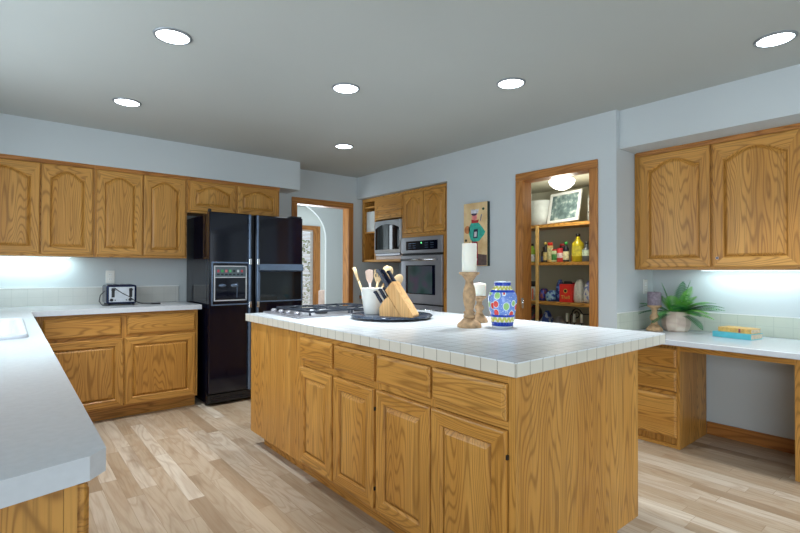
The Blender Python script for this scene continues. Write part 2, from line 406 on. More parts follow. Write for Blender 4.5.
# windows in the unseen walls
w2 = bpy.data.objects.new('window_2', None); COL.objects.link(w2); w2['kind'] = 'structure'
b = MB(); b.box(-0.72, -0.66, 0.9, 0.95, 1.1, 2.14); b.box(-0.72, -0.66, 3.85, 3.9, 1.1, 2.14); b.box(-0.72, -0.66, 0.95, 3.85, 1.1, 1.15); b.box(-0.72, -0.66, 0.95, 3.85, 2.09, 2.14); b.box(-0.71, -0.67, 1.88, 1.92, 1.15, 2.09); b.box(-0.71, -0.67, 2.88, 2.92, 1.15, 2.09)
b.build('window_frame', TRIMW, w2)
b = MB(); b.box(1.64, 1.68, 5.28, 5.33, 0.8, 2.0); b.box(1.64, 1.68, 6.15, 6.2, 0.8, 2.0); b.box(1.64, 1.68, 5.33, 6.15, 0.8, 0.85); b.box(1.64, 1.68, 5.33, 6.15, 1.95, 2.0); struct('added_window_4', b, TRIMW)  # unseen hall window, added so daylight reaches the hallway
w3 = bpy.data.objects.new('added_window_3', None); COL.objects.link(w3); w3['kind'] = 'structure'  # frame of the patio doors added for light behind the camera
b = MB()
for x in (-0.3, 1.02, 2.38, 3.74): b.box(x, x + 0.06, -2.9, -2.84, 0.12, 2.32)
b.box(-0.24, 3.74, -2.9, -2.84, 0.12, 0.18); b.box(-0.24, 3.74, -2.9, -2.84, 2.26, 2.32)
b.build('window_frame', TRIMW, w3)

# ================================================================== CABINET BUILDERS (local frame: face at y=0 looking to -y)
def arch_f(u):   # cathedral profile, 0 at the shoulders, 1 at the crown
    u = abs(u)
    if u >= 0.9: return 0.0
    q = 1 - (u / 0.9) ** 2
    return q * (0.72 + 0.28 * q)
def outline(x0, x1, z0, z1, ah, ins, M=24):
    """closed list: bottom-left, bottom-right, then top from right to left; arch of height ah under z1"""
    a0, a1, c0, c1 = x0 + ins, x1 - ins, z0 + ins, z1 - ins
    pts = [(a0, c0), (a1, c0)]
    for k in range(M + 1):
        u = 1 - 2 * k / M
        pts.append(((a0 + a1) / 2 + u * (a1 - a0) / 2, c1 - ah + ah * arch_f(u)))
    return pts
def rings_mesh(b, rings, close=True, mis=None):
    vr = [[b.bm.verts.new((p[0], y, p[1])) for p in pts] for pts, y in rings]
    n = len(vr[0])
    for ri, (a, c) in enumerate(zip(vr, vr[1:])):
        for k in range(n):
            mi = 0 if (k == 1 or k == n - 1) else 1
            if mis is not None: mi = mis
            b.face([a[k], a[(k + 1) % n], c[(k + 1) % n], c[k]], mi)
    if close: b.face(vr[-1], 0 if mis is None else mis)
    return b
def door(par, x0, x1, z0, z1, ah=0.0, stile=0.056, name='door', hinges=None, mats=None, t=0.02):
    M = 24
    mats = mats or WOOD
    def rect(ins):
        a0, a1, c0, c1 = x0 + ins, x1 - ins, z0 + ins, z1 - ins
        return [(a0, c0), (a1, c0)] + [(a1 + (a0 - a1) * k / M, c1) for k in range(M + 1)]
    ix0, ix1, iz0, iz1 = x0 + stile, x1 - stile, z0 + stile, z1 - stile * (0.8 if ah else 1)
    b = MB()
    rings_mesh(b, [(rect(0), -0.001), (rect(0), -t + 0.006), (rect(0.003), -t + 0.002), (rect(0.008), -t),
                   (outline(ix0, ix1, iz0, iz1, ah, 0), -t), (outline(ix0, ix1, iz0, iz1, ah, 0.004), -t + 0.004), (outline(ix0, ix1, iz0, iz1, ah, 0.008), -t + 0.010)], close=False)
    vb = b
    d = vb.build(name, mats, par)
    b = MB()
    rings_mesh(b, [(outline(ix0, ix1, iz0, iz1, ah, 0.004), -t + 0.013), (outline(ix0, ix1, iz0, iz1, ah, 0.009), -t + 0.013), (outline(ix0, ix1, iz0, iz1, ah, 0.024), -t + 0.003),
                   (outline(ix0, ix1, iz0, iz1, ah, 0.028), -t + 0.001)], mis=0)
    b.build('raised_panel', mats, d)
    if hinges:
        for z in (z0 + 0.09, z1 - 0.09):
            hx = x1 + 0.003 if hinges == 'r' else x0 - 0.003
            MB().box(hx - 0.003, hx + 0.003, -0.012, -0.001, z - 0.008, z + 0.008).build('hinge', BLACKM, d)
    return d
def drawer(par, x0, x1, z0, z1, name='drawer', t=0.02, mi=1):
    M = 2
    def rect(ins):
        a0, a1, c0, c1 = x0 + ins, x1 - ins, z0 + ins, z1 - ins
        return [(a0, c0), (a1, c0)] + [(a1 + (a0 - a1) * k / M, c1) for k in range(M + 1)]
    b = MB(); rings_mesh(b, [(rect(0), -0.001), (rect(0), -t + 0.009), (rect(0.003), -t + 0.006), (rect(0.011), -t + 0.002), (rect(0.014), -t)], mis=mi)
    return b.build(name, WOOD, par)
def cab(name, label, loc, rz, w, dep, z0, z1, toe=0.0, frame=(), grp=None, cat='cabinet', endmi=0, toe_in=0.07, toe_l=0, toe_r=0, x0=0.0):
    """carcass + face frame. frame = list of (x0,x1,z0,z1,mi) boards"""
    r = thing(name, label, cat, loc, rz, grp)
    MB().box(x0, x0 + w, 0.0195, dep, z0, z1, 0).build('carcass', WOOD, r)
    if frame:
        b = MB()
        for (a0, a1, c0, c1, mi) in frame: b.box(a0, a1, 0.0, 0.019, c0, c1, mi)
        b.build('face_frame', WOOD, r)
    if toe: MB().box(x0 + toe_l, x0 + w - toe_r, toe_in, dep - 0.01, 0.0, z0 - 0.0005, 1).build('toe_kick', WOOD, r)
    return r
def ff(w, z0, z1, stiles, rails, s=0.038):
    fr = [(0, s, z0, z1, 0), (w - s, w, z0, z1, 0)]
    for x in stiles: fr.append((x - s / 2, x + s / 2, z0 + s, z1 - s, 0))
    xs = [s] + [v for x in stiles for v in (x - s / 2, x + s / 2)] + [w - s]
    fr.append((s, w - s, z0, z0 + s, 1)); fr.append((s, w - s, z1 - s, z1, 1))
    for z in rails:
        for a, c in zip(xs[0::2], xs[1::2]): fr.append((a, c, z - s / 2, z + s / 2, 1))
    return fr

# ------------------------------------------------------------------ left wall cabinets (face at Y 4.755, doors at 4.735)
UY = 4.762; UD = 5.058 - UY
def upper(label, X0, X1, z0, z1, doors, ah, grp, rz=0, loc=None, dep=UD, stile=0.056, mould=True, hinges=None, cornice_ext=0.0, name='upper_cabinet'):
    w = X1 - X0
    mids = [(a[1] + c[0]) / 2 for a, c in zip(doors, doors[1:])]
    r = cab(name, label, loc or (X0, UY, 0), rz, w, dep, z0, z1, frame=ff(w, z0, z1, mids, []), grp=grp)
    for (a, c) in doors: door(r, a, c, z0 + 0.018, z1 - 0.032 if mould else z1 - 0.015, ah, stile)
    if mould:
        b = MB(); b.prism([(0.0, z1 - 0.03), (-0.008, z1 - 0.028), (-0.014, z1 - 0.012), (-0.022, z1 - 0.009), (-0.022, z1), (0.0, z1)], 'x', 0, w, 0)
        b.build('top_moulding', TH, r)
    return r
G1 = 'arched door wall cabinets on the fridge wall'
ZB, ZT = 1.335, 2.112
upper('arched double door oak wall cabinet at the far left, above the sink corner', -0.29, 0.561, ZB, ZT, [(0.012, 0.482), (0.491, 0.838)], 0.062, G1)
upper('arched double door oak wall cabinet beside the fridge cabinets, above the toaster', 0.563, 1.305, ZB, ZT, [(0.016, 0.364), (0.374, 0.727)], 0.058, G1)
upper('short arched double door oak cabinet above the black fridge', 1.307, 2.245, 1.775, ZT, [(0.022, 0.46), (0.482, 0.92)], 0.05, G1, stile=0.05)
# ------------------------------------------------------------------ desk wall cabinets (face -X). local x grows to world -Y
G2 = None
DX = 3.752
upper('wide arched double door oak wall cabinet over the desk, with a small lock', 1.657, 2.66, 1.235, 2.133, [(0.022, 0.497), (0.51, 0.985)], 0.062, G2, rz=R(-90), loc=(DX, 1.657, 0), dep=4.078 - DX, stile=0.062)
deskup = [o for o in COL.objects if o.get('label', '').startswith('wide arched double')][0]
ld = [c for c in deskup.children if c.name.startswith('door')][-1]
b = MB(); b.box(0.532, 0.548, -0.023, -0.0195, 1.306, 1.322, 0, 0.001); b.box(0.535, 0.545, -0.0245, -0.0231, 1.309, 1.319, 1)
b.build('lock', [STEEL, BLACKM], ld)
b = MB().box(-0.020, -0.0005, 0.0, 4.078 - DX, 1.235, 2.133); b.build('filler_strip', WOOD, deskup)

# ------------------------------------------------------------------ base cabinets, fridge wall (face Y 4.46)
r = cab('base_cabinet', 'oak base cabinet with two drawers over two doors, beside the fridge', (0.165, 4.46, 0), 0, 1.155, 0.597, 0.1, 0.872, toe=1, toe_in=0.07,
        frame=ff(1.155, 0.1, 0.872, [0.574], [0.677]))
drawer(r, 0.040, 0.553, 0.690, 0.845); drawer(r, 0.596, 1.133, 0.690, 0.845)
door(r, 0.040, 0.569, 0.112, 0.665); door(r, 0.579, 1.133, 0.112, 0.665)
# peninsula cabinets facing +X
PX = 0.095
def pen(label, y0, y1, grp=None):
    w = y1 - y0
    r = cab('peninsula_cabinet', label, (PX, y0, 0), R(90), w, 0.69, 0.1, 0.872, toe=1, frame=ff(w, 0.1, 0.872, [w / 2], [0.677]), toe_l=0.0)
    for a, c in ((0.014, w / 2 - 0.006), (w / 2 + 0.006, w - 0.014)): drawer(r, a, c, 0.690, 0.845); door(r, a, c, 0.112, 0.665)
    return r
p1 = pen('oak base cabinet at the near end of the white counter, bottom left', 0.985, 1.86)
pen('oak base cabinet under the white counter, next to the sink cabinet', 1.862, 2.70)
r = cab('sink_cabinet', 'oak cabinet carrying the white sink under the left counter', (PX, 2.702, 0), R(90), 1.05, 0.69, 0.1, 0.70, toe=1, frame=ff(1.05, 0.1, 0.872, [0.525], [0.677]))
for a, c in ((0.014, 0.519), (0.531, 1.036)): drawer(r, a, c, 0.690, 0.845); door(r, a, c, 0.112, 0.665)

# ------------------------------------------------------------------ left L-shaped countertop
b = MB(); T0, T1 = 0.8745, 0.915
HX0, HX1, HY0, HY1 = -0.50, 0.055, 2.74, 3.72
b.prism([(-0.615, 0.748), (0.106, 0.927), (0.133, 0.957), (0.133, HY0), (-0.615, HY0)], 'z', T0, T1)
b.box(-0.615, HX0, HY0, HY1, T0, T1); b.box(HX1, 0.133, HY0, HY1, T0, T1)
b.prism([(-0.615, HY1), (0.133, HY1), (0.133, 4.42), (1.345, 4.42), (1.345, 5.058), (-0.615, 5.058)], 'z', T0, T1)
bmesh.ops.remove_doubles(b.bm, verts=b.bm.verts[:], dist=0.0005)
tag(b.build('countertop', LAM), 'white L-shaped laminate counter with clipped near corner', 'countertop')
# sink
def rrect(x0, x1, y0, y1, r, n=6):
    out = []
    for cx, cy, a in ((x1 - r, y1 - r, 0), (x0 + r, y1 - r, 90), (x0 + r, y0 + r, 180), (x1 - r, y0 + r, 270)):
        for k in range(n + 1): t_ = R(a + 90 * k / n); out.append((cx + r * math.cos(t_), cy + r * math.sin(t_)))
    return out
sk = thing('sink', 'white drop-in sink with raised rounded rim in the left counter', 'sink', (0, 0, 0))
def loops(b, ls, mi=0, smooth=True, capend=True):
    vr = [[b.bm.verts.new((p[0], p[1], z)) for p in pts] for pts, z in ls]
    for a, c in zip(vr, vr[1:]):
        n = len(a)
        for k in range(n): b.face([a[k], a[(k + 1) % n], c[(k + 1) % n], c[k]], mi, smooth)
    if capend: b.face(vr[-1], mi)
b = MB()
loops(b, [(rrect(-0.52, 0.076, 2.71, 3.745, 0.06), 0.9155), (rrect(-0.518, 0.074, 2.712, 3.743, 0.06), 0.926), (rrect(-0.51, 0.066, 2.72, 3.735, 0.055), 0.930),
          (rrect(-0.485, 0.035, 2.765, 3.695, 0.07), 0.927), (rrect(-0.475, 0.025, 2.775, 3.685, 0.07), 0.915), (rrect(-0.46, 0.012, 2.79, 3.67, 0.07), 0.76), (rrect(-0.43, -0.02, 2.82, 3.64, 0.06), 0.745)])
b.build('basin', plain('sink_enamel', rgb(204, 210, 218), 0.2, noise=0.01), sk)
MB().lathe([(0.04, 0.7455), (0.04, 0.749), (0.03, 0.7495), (0.001, 0.7495)], -0.22, 3.2).build('drain', CHROME, sk)
# backsplashes
b = MB(); b.box(-0.60, 1.31, 5.046, 5.0595, 0.9155, 1.066); b.box(-0.60, 1.313, 5.044, 5.0595, 1.066, 1.073, 1)
bs = b.build('tile_backsplash', [TILE_L, TRIMW]); tag(bs, 'low two-row pale tile backsplash behind the toaster', 'backsplash')

# ------------------------------------------------------------------ outlet + toaster
def outlet(label, loc, rz):
    o = thing('outlet', label, 'outlet', loc, rz)
    MB().box(-0.036, 0.036, -0.007, 0, -0.058, 0.058, 0, 0.003).build('cover_plate', CERW, o)
    for z in (0.02, -0.02):
        b = MB().box(-0.014, 0.014, -0.0085, -0.0071, z - 0.013, z + 0.013, 0, 0.001); s_ = b.build('socket', TRIMW, o)
        b = MB(); b.box(-0.007, -0.005, -0.0092, -0.0086, z - 0.005, z + 0.006); b.box(0.005, 0.007, -0.0092, -0.0086, z - 0.005, z + 0.006); b.build('slot', BLACKM, s_)
    return o
outlet('white double wall outlet on the left wall above the toaster', (0.724, 5.0595, 1.16), 0)
outlet('white wall outlet beside the fern, on the short side wall', (3.93, 1.6795, 1.10), 0)
tn = thing('toaster', 'four-slice toaster with silver front and dark blue sides on the left counter', 'toaster', (0.652, 4.75, 0.9155), 0)
b = MB(); b.box(0.0, 0.235, 0.0, 0.24, 0.012, 0.178, 0, 0.018)
b.build('housing', plain('toaster_blue_black', rgb(26, 36, 66), 0.18, 0.3), tn)
MB().box(0.02, 0.215, -0.006, 0.004, 0.028, 0.160, 0, 0.003).build('front_panel', plain('toaster_silver', rgb(186, 192, 198), 0.3, 0.3), tn)
for x in (0.05, 0.185):
    MB().box(x - 0.012, x + 0.012, -0.0075, -0.0061, 0.07, 0.150).build('lever_slot', BLACKM, tn)
    MB().box(x - 0.015, x + 0.015, -0.024, -0.0076, 0.128, 0.142, 0, 0.003).build('lever', BLACKM, tn)
    MB().lathe([(0.013, 0), (0.012, 0.012), (0.001, 0.013)], mat=Matrix.Translation((x - 0.012 if x < 0.1 else x - 0.005, -0.0062, 0.048)) @ Matrix.Rotation(R(90), 4, 'X')).build('knob', BLACKM, tn)
    for dx in (-0.026, 0.024):
        MB().lathe([(0.005, 0), (0.005, 0.003), (0.001, 0.0032)], n=12, mat=Matrix.Translation((x - 0.008 + dx, -0.0062, 0.046)) @ Matrix.Rotation(R(90), 4, 'X')).build('button', BLACKM, tn)
for x in (0.04, 0.09, 0.145, 0.195): MB().box(x - 0.011, x + 0.011, 0.04, 0.21, 0.1785, 0.180).build('bread_slot', DARK, tn)
for x in (0.025, 0.21):
    for y in (0.03, 0.21): MB().lathe([(0.012, 0), (0.012, 0.014)], x, y, n=12).build('foot', BLACKM, tn)
b = MB(); b.tube([(-0.004, 0.06, 0.125), (-0.04, 0.03, 0.09), (-0.052, 0.0, 0.04), (-0.03, -0.02, 0.006), (0.01, -0.02, 0.005)], 0.0035)
b.tube([(0.06, -0.028, 0.150), (0.11, -0.03, 0.11), (0.17, -0.032, 0.075), (0.22, -0.035, 0.03), (0.27, -0.03, 0.012), (0.34, -0.03, 0.006), (0.40, -0.028, 0.006)], 0.0035)
b.box(0.34, 0.42, -0.038, -0.02, 0.0005, 0.012)
b.build('power_cord', BLACKM, tn)

# ------------------------------------------------------------------ refrigerator
fr = thing('refrigerator', 'black side-by-side refrigerator with dispenser in the left door', 'refrigerator', (1.375, 4.335, 0), 0)
MB().box(0.006, 0.92, 0.075, 0.70, 0.02, 1.735, 0, 0.006).build('body', BLACKG, fr)
def fdoor(x0, x1): return MB().box(x0, x1, 0.0, 0.068, 0.115, 1.75, 0, 0.008)
ld = fdoor(0.004, 0.372).build('freezer_door', BLACKG, fr)
rd = fdoor(0.432, 0.925).build('fridge_door', BLACKG, fr)
MB().box(0.374, 0.430, 0.035, 0.07, 0.115, 1.745).build('door_gap', DARK, fr)
for x, p_ in ((0.358, ld), (0.434, rd)):
    b = MB(); b.box(x, x + 0.020, -0.028, -0.001, 0.115, 0.905, 0, 0.004); b.box(x, x + 0.020, -0.028, -0.001, 1.305, 1.745, 0, 0.004); b.box(x - 0.001, x + 0.021, -0.032, -0.001, 0.905, 1.305, 0, 0.004)
    b.build('handle', BLUEST, p_)
    for z in (0.905, 1.305):
        MB().box(x - 0.003, x + 0.023, -0.040, -0.0325, z - 0.028, z + 0.028, 0, 0.003).build('handle_bracket', CHROME, p_)
# dispenser
dp = MB()
X0, X1, Z0, Z1 = 0.022, 0.355, 0.905, 1.30
dp.box(X0, X1, -0.010, -0.001, Z1 - 0.012, Z1); dp.box(X0, X1, -0.010, -0.001, Z0, Z0 + 0.012); dp.box(X0, X0 + 0.012, -0.010, -0.001, Z0 + 0.012, Z1 - 0.012)
dp.build('dispenser_trim', BLUEST, ld)
dp = MB(); dp.box(0.055, 0.345, -0.008, -0.001, 1.255, 1.265); dp.box(0.055, 0.345, -0.008, -0.001, 0.945, 0.955); dp.box(0.045, 0.055, -0.008, -0.001, 0.945, 1.265); dp.box(0.335, 0.345, -0.008, -0.001, 0.945, 1.265); dp.box(0.055, 0.335, -0.008, -0.001, 1.155, 1.163)
dp.build('dispenser_frame', SILVER, ld)
MB().box(0.057, 0.333, -0.006, -0.001, 1.165, 1.253).build('control_panel', plain('control_grey', rgb(92, 108, 116), 0.35), ld)
random.seed(5)
cols = [rgb(60, 170, 90), rgb(190, 70, 90), rgb(200, 210, 215), rgb(30, 40, 50), rgb(90, 190, 120), rgb(210, 120, 130)]
bm_ = [plain('button_colour_%s' % n_, c, 0.4) for n_, c in zip(('green', 'red', 'pale', 'dark', 'mint', 'pink'), cols)]
for k in range(7):
    MB().box(0.072 + k * 0.036, 0.092 + k * 0.036, -0.0085, -0.0061, 1.205, 1.228, 0, 0.001).build('button', bm_[(k * 5 + 1) % 6], ld)
    MB().box(0.070 + k * 0.036, 0.094 + k * 0.036, -0.0078, -0.0061, 1.178, 1.192).build('button', bm_[3], ld)
dp = MB(); dp.box(0.057, 0.333, -0.0045, -0.001, 0.957, 1.153); dp.build('dispenser_recess', BLACKG, ld)
for x in (0.12, 0.23):
    MB().lathe([(0.036, 0), (0.03, 0.006), (0.001, 0.007)], n=20, mat=Matrix.Translation((x, -0.0046, 1.085)) @ Matrix.Rotation(R(90), 4, 'X') @ Matrix.Diagonal((1, 0.45, 1, 1))).build('paddle', BLUEST, ld)
MB().box(0.25, 0.254, -0.012, -0.0046, 0.97, 1.11).build('water_spout', BLUEST, ld)
# refreshment door
b = MB(); b.box(0.462, 0.922, -0.010, -0.001, 0.922, 0.934); b.box(0.462, 0.474, -0.010, -0.001, 0.934, 1.205); b.box(0.910, 0.922, -0.010, -0.001, 0.934, 1.205)
b.build('bar_door_trim', BLUEST, rd)
b = MB(); b.prism([(-0.001, 1.21), (-0.03, 1.225), (-0.012, 1.285), (-0.001, 1.285)], 'x', 0.460, 0.922); b.build('bar_door_ledge', BLUEST, rd)
MB().box(0.476, 0.908, -0.005, -0.001, 0.936, 1.203).build('bar_door_panel', OVENGL, rd)
b = MB(); b.box(0.004, 0.925, 0.02, 0.07, 0.03, 0.105, 0, 0.004)
g_ = b.build('base_grille', BLACKM, fr)
for z in (0.045, 0.062, 0.079): MB().box(0.03, 0.90, 0.016, 0.0198, z, z + 0.008).build('grille_slat', BLACKG, g_)
MB().lathe([(0.016, 1.7505), (0.016, 1.772), (0.008, 1.78), (0.001, 1.78)], 0.02, 0.05).build('hinge_cap', BLACKM, fr)
MB().box(0.80, 0.915, 0.005, 0.09, 1.7505, 1.766, 0, 0.003).build('hinge_cap', BLACKM, fr)
for x in (0.03, 0.89):
    MB().lathe([(0.018, 0), (0.018, 0.03)], x, 0.12, n=14).build('wheel', BLACKM, fr)
    MB().lathe([(0.018, 0), (0.018, 0.02)], x, 0.62, n=14).build('wheel', BLACKM, fr)

# ================================================================== ISLAND
IX, IB = 1.33, 0.8645
isl_loc = lambda y: (IX, y, 0)
FD = 0.6165
r = cab('island_cabinet', 'plain-panelled oak island cabinet under the cooktop at the far end', isl_loc(3.26), R(-90), 0.752, FD, 0.095, IB, toe=1, toe_l=0.07)
for x0_, x1_ in ((0.0, 0.30), (0.301, 0.60), (0.601, 0.752)): MB().box(x0_, x1_ - 0.0005, 0.0, 0.019, 0.095, IB).build('flat_panel', WOOD, r)
G3 = None
w = 2.507 - 1.7725
r = cab('island_cabinet', 'island cabinet with two narrow doors and two small drawers', isl_loc(2.507), R(-90), w, FD, 0.095, IB, toe=1, frame=ff(w, 0.095, IB, [0.362], [0.687], 0.03))
drawer(r, 0.002, 0.352, 0.706, 0.836); drawer(r, 0.374, 0.722, 0.706, 0.832)
door(r, 0.002, 0.354, 0.118, 0.668, hinges=None); door(r, 0.372, 0.722, 0.118, 0.668, hinges='r')
w = 1.7720 - 0.9925
r = cab('island_cabinet', 'island cabinet with two wide doors and two wide drawers, nearest the camera', isl_loc(1.772), R(-90), w, FD, 0.095, IB, toe=1, toe_r=0.07, frame=ff(w, 0.095, IB, [0.375], [0.69], 0.03))
drawer(r, 0.010, 0.366, 0.706, 0.832); drawer(r, 0.382, 0.747, 0.706, 0.832)
door(r, 0.010, 0.371, 0.118, 0.672); door(r, 0.379, 0.747, 0.118, 0.672, hinges='r')
r = thing('island_cabinet', 'plain oak rear cabinet of the island, facing the pantry and desk', 'cabinet', (1.9475, 3.26, 0), R(-90))
MB().box(0, 2.2675, 0.0, 0.299, 0.095, IB).build('carcass', WOOD, r)
MB().box(0.07, 2.1975, 0.0, 0.24, 0.0, 0.0945, 1).build('toe_kick', WOOD, r)
# tiled top
b = MB()
b.box(1.306, 2.504, 0.973, 3.306, 0.9105, 0.915, 0); b.box(1.3065, 2.5035, 0.9735, 3.3055, 0.865, 0.9104, 1)
o = b.build('island_countertop', [TILE_ISL, TILE_EDGE]); tag(o, 'white square-tiled island countertop with tiled edge', 'countertop')

# ------------------------------------------------------------------ cooktop
ct = thing('cooktop', 'stainless gas cooktop with dark grates on the far end of the island', 'cooktop', (1.42, 2.74, 0.9155), 0)
b = MB(); b.box(0, 0.76, 0, 0.53, 0, 0.012, 0, 0.005); b.build('steel_deck', STEEL, ct)
for gx in (0.095, 0.42):
    b = MB(); W_, H_ = 0.315, 0.50; y0 = 0.015
    z0, z1 = 0.030, 0.044
    for x in (gx, gx + W_ - 0.012): b.box(x, x + 0.012, y0, y0 + H_, z0, z1, 0, 0.003)
    for y in (y0, y0 + H_ / 2 - 0.006, y0 + H_ - 0.012): b.box(gx + 0.0125, gx + W_ - 0.0125, y, y + 0.012, z0, z1, 0, 0.003)
    for cy in (y0 + 0.125, y0 + 0.375):
        cx = gx + W_ / 2
        for k in range(4):
            a = PI / 4 + k * PI / 2
            b.tube([(cx + 0.035 * math.cos(a), cy + 0.035 * math.sin(a), 0.047), (cx + 0.14 * math.cos(a), cy + 0.115 * math.sin(a), 0.040)], 0.006)
    for x in (gx + 0.006, gx + W_ - 0.006):
        for y in (y0 + 0.006, y0 + H_ - 0.006): b.lathe([(0.008, 0.0125), (0.008, 0.031)], x, y, n=8)
    g = b.build('grate', CAST, ct)
    for cy in (y0 + 0.125, y0 + 0.375):
        MB().lathe([(0.045, 0.0122), (0.042, 0.022), (0.03, 0.024), (0.03, 0.030), (0.001, 0.031)], gx + W_ / 2, cy, n=20).build('burner', BLACKM, ct)
for k in range(4):
    MB().lathe([(0.022, 0.0122), (0.021, 0.028), (0.012, 0.036), (0.001, 0.036)], 0.045, 0.10 + k * 0.115, n=18).build('knob', STEEL, ct)

# ------------------------------------------------------------------ lazy susan, crock, knives
ls = thing('lazy_susan', 'round dark stone turntable on the island', 'turntable', (1.9201, 2.4092, 0.9155), 0)
MB().lathe([(0.12, 0), (0.12, 0.008), (0.1, 0.01)], n=32).build('base', BLACKM, ls)
MB().lathe([(0.258, 0.0105), (0.266, 0.015), (0.266, 0.022), (0.26, 0.026), (0.001, 0.026)], n=56).build('stone_disc', GRANITE, ls)
SZ = 0.9155 + 0.0265
VR = Vector((0.771, -0.637, 0)); VF = Vector((0.637, 0.771, 0))
ck = thing('utensil_crock', 'white ceramic utensil crock on the dark turntable', 'crock', (1.8431, 2.4962, SZ), 0)
MB().lathe([(0.001, 0), (0.060, 0.0), (0.064, 0.004), (0.074, 0.06), (0.080, 0.12), (0.082, 0.158), (0.0845, 0.164), (0.083, 0.168), (0.078, 0.166), (0.074, 0.12), (0.06, 0.012), (0.001, 0.01)], n=36, cap=False).build('crock_body', CERW, ck)
def utensil(kind, dx, lean, L, label, mat, dy=0.0, rot=0.0, q=0.93):
    L = L * q
    """dx: offset along view-right inside the crock, lean: sideways angle"""
    b = MB()
    b.tube([(0, 0, 0), (0, 0, L * 0.7)], [0.007, 0.0075])
    if kind == 'spoon': b.ball((0, 0, L * 0.7 + 0.035), 1, (0.031, 0.008, 0.045))
    elif kind == 'spatula': b.prism([(-0.010, L * 0.68), (0.010, L * 0.68), (0.024, L * 0.8), (0.028, L), (0.0, L + 0.008), (-0.024, L * 0.99), (-0.022, L * 0.8)], 'y', -0.004, 0.004)
    elif kind == 'fork':
        b.prism([(-0.010, L * 0.68), (0.010, L * 0.68), (0.030, L * 0.82), (-0.030, L * 0.82)], 'y', -0.004, 0.004)
        for k in range(4): b.box(-0.030 + k * 0.0165, -0.0195 + k * 0.0165, -0.004, 0.004, L * 0.8, L * 0.98, 0, 0.002)
    elif kind == 'ladle': b.lathe([(0.034, L * 0.7), (0.038, L * 0.78), (0.034, L * 0.9), (0.02, L * 0.95), (0.001, L * 0.955)], n=18)
    elif kind == 'stick': b.tube([(0, 0, L * 0.7), (0, 0, L)], [0.0085, 0.012])
    p = Vector((1.8431, 2.4962, SZ + 0.013)) + VR * dx + VF * dy
    o = b.build('wooden_' + kind, mat)
    o.location = p
    o.rotation_euler = (Matrix.Rotation(R(-39.6), 4, 'Z') @ Matrix.Rotation(lean, 4, 'Y') @ Matrix.Rotation(rot, 4, 'Z')).to_euler()
    return tag(o, label, 'utensil', 'wooden utensils in the white crock')
utensil('stick', -0.028, R(-20), 0.33, 'pale flat-ended wooden stick leaning furthest left in the white crock', SPOON)
utensil('spatula', -0.012, R(-5), 0.29, 'pinkish wooden spatula standing upright in the white crock', SPOON2, 0.02)
utensil('fork', 0.0, R(7), 0.30, 'pale wooden pasta fork with teeth in the white crock', SPOON, -0.02)
utensil('ladle', 0.008, R(17), 0.35, 'round-headed pale wooden ladle leaning right in the white crock', SPOON, 0.015)
utensil('spoon', 0.022, R(33), 0.32, 'slim pale wooden spoon leaning furthest right in the white crock', SPOON, -0.005)

kb = thing('knife_block', 'slanted light wood knife block on the dark turntable', 'knife block', tuple(Vector((1.7661, 2.3392, SZ))), R(-64.0))
MB().prism([(0.222, 0), (0.226, 0.014), (0.088, 0.214), (0.040, 0.160), (0.150, 0.0)], 'y', 0, 0.10).build('main_block', BEECH, kb)
MB().prism([(0.0, 0), (0.144, 0.0), (0.0600, 0.122), (0.030, 0.100), (-0.004, 0.052)], 'y', 0.006, 0.094).build('front_block', BEECH, kb)
ax = Vector((0.088 - 0.226, 0, 0.214 - 0.014)).normalized()
KH = plain('knife_handle', rgb(24, 30, 50), 0.25)
def knife(base, L, wd, y, lab, i):
    o = thing('knife', lab, 'knife', tuple(kb.location), R(-64.0), 'knives in the wooden block')
    p0 = Vector(base); p0.y = y
    nrm = Vector((ax.z, 0, -ax.x))
    def P(s_, t_): return p0 + ax * s_ + nrm * t_
    b = MB(); pts = [(0.004, -wd * 0.42), (L * 0.35, -wd * 0.5), (L * 0.8, -wd * 0.4), (L, -wd * 0.62), (L * 1.03, 0.0), (L * 0.97, wd * 0.5), (L * 0.6, wd * 0.42), (0.004, wd * 0.42)]
    b.prism([(P(s_, t_).x, P(s_, t_).z) for s_, t_ in pts], 'y', y - 0.0085, y + 0.0085)
    h = b.build('handle', KH, o)
    b = MB(); pts = [(0.0038, -wd * 0.35), (0.0038, wd * 0.35), (0.001, wd * 0.35), (0.001, -wd * 0.35)]
    b.prism([(P(s_, t_).x, P(s_, t_).z) for s_, t_ in pts], 'y', y - 0.005, y + 0.005); b.build('bolster', CHROME, o)
    return o
knife((0.055, 0, 0.179), 0.130, 0.021, 0.016, 'large dark-handled knife reaching furthest left from the upper slots', 0)
knife((0.062, 0, 0.187), 0.12, 0.021, 0.052, 'large dark-handled knife in the middle of the upper slots', 1)
knife((0.074, 0, 0.200), 0.095, 0.020, 0.086, 'dark-handled knife at the back of the upper slots', 2)
knife((0.012, 0, 0.078), 0.09, 0.018, 0.020, 'small dark-handled knife leftmost in the lower slots of the block', 3)
knife((0.027, 0, 0.096), 0.085, 0.018, 0.050, 'small dark-handled knife in the middle of the lower slots', 4)
knife((0.040, 0, 0.108), 0.080, 0.018, 0.080, 'small dark-handled knife nearest the back of the lower slots', 5)

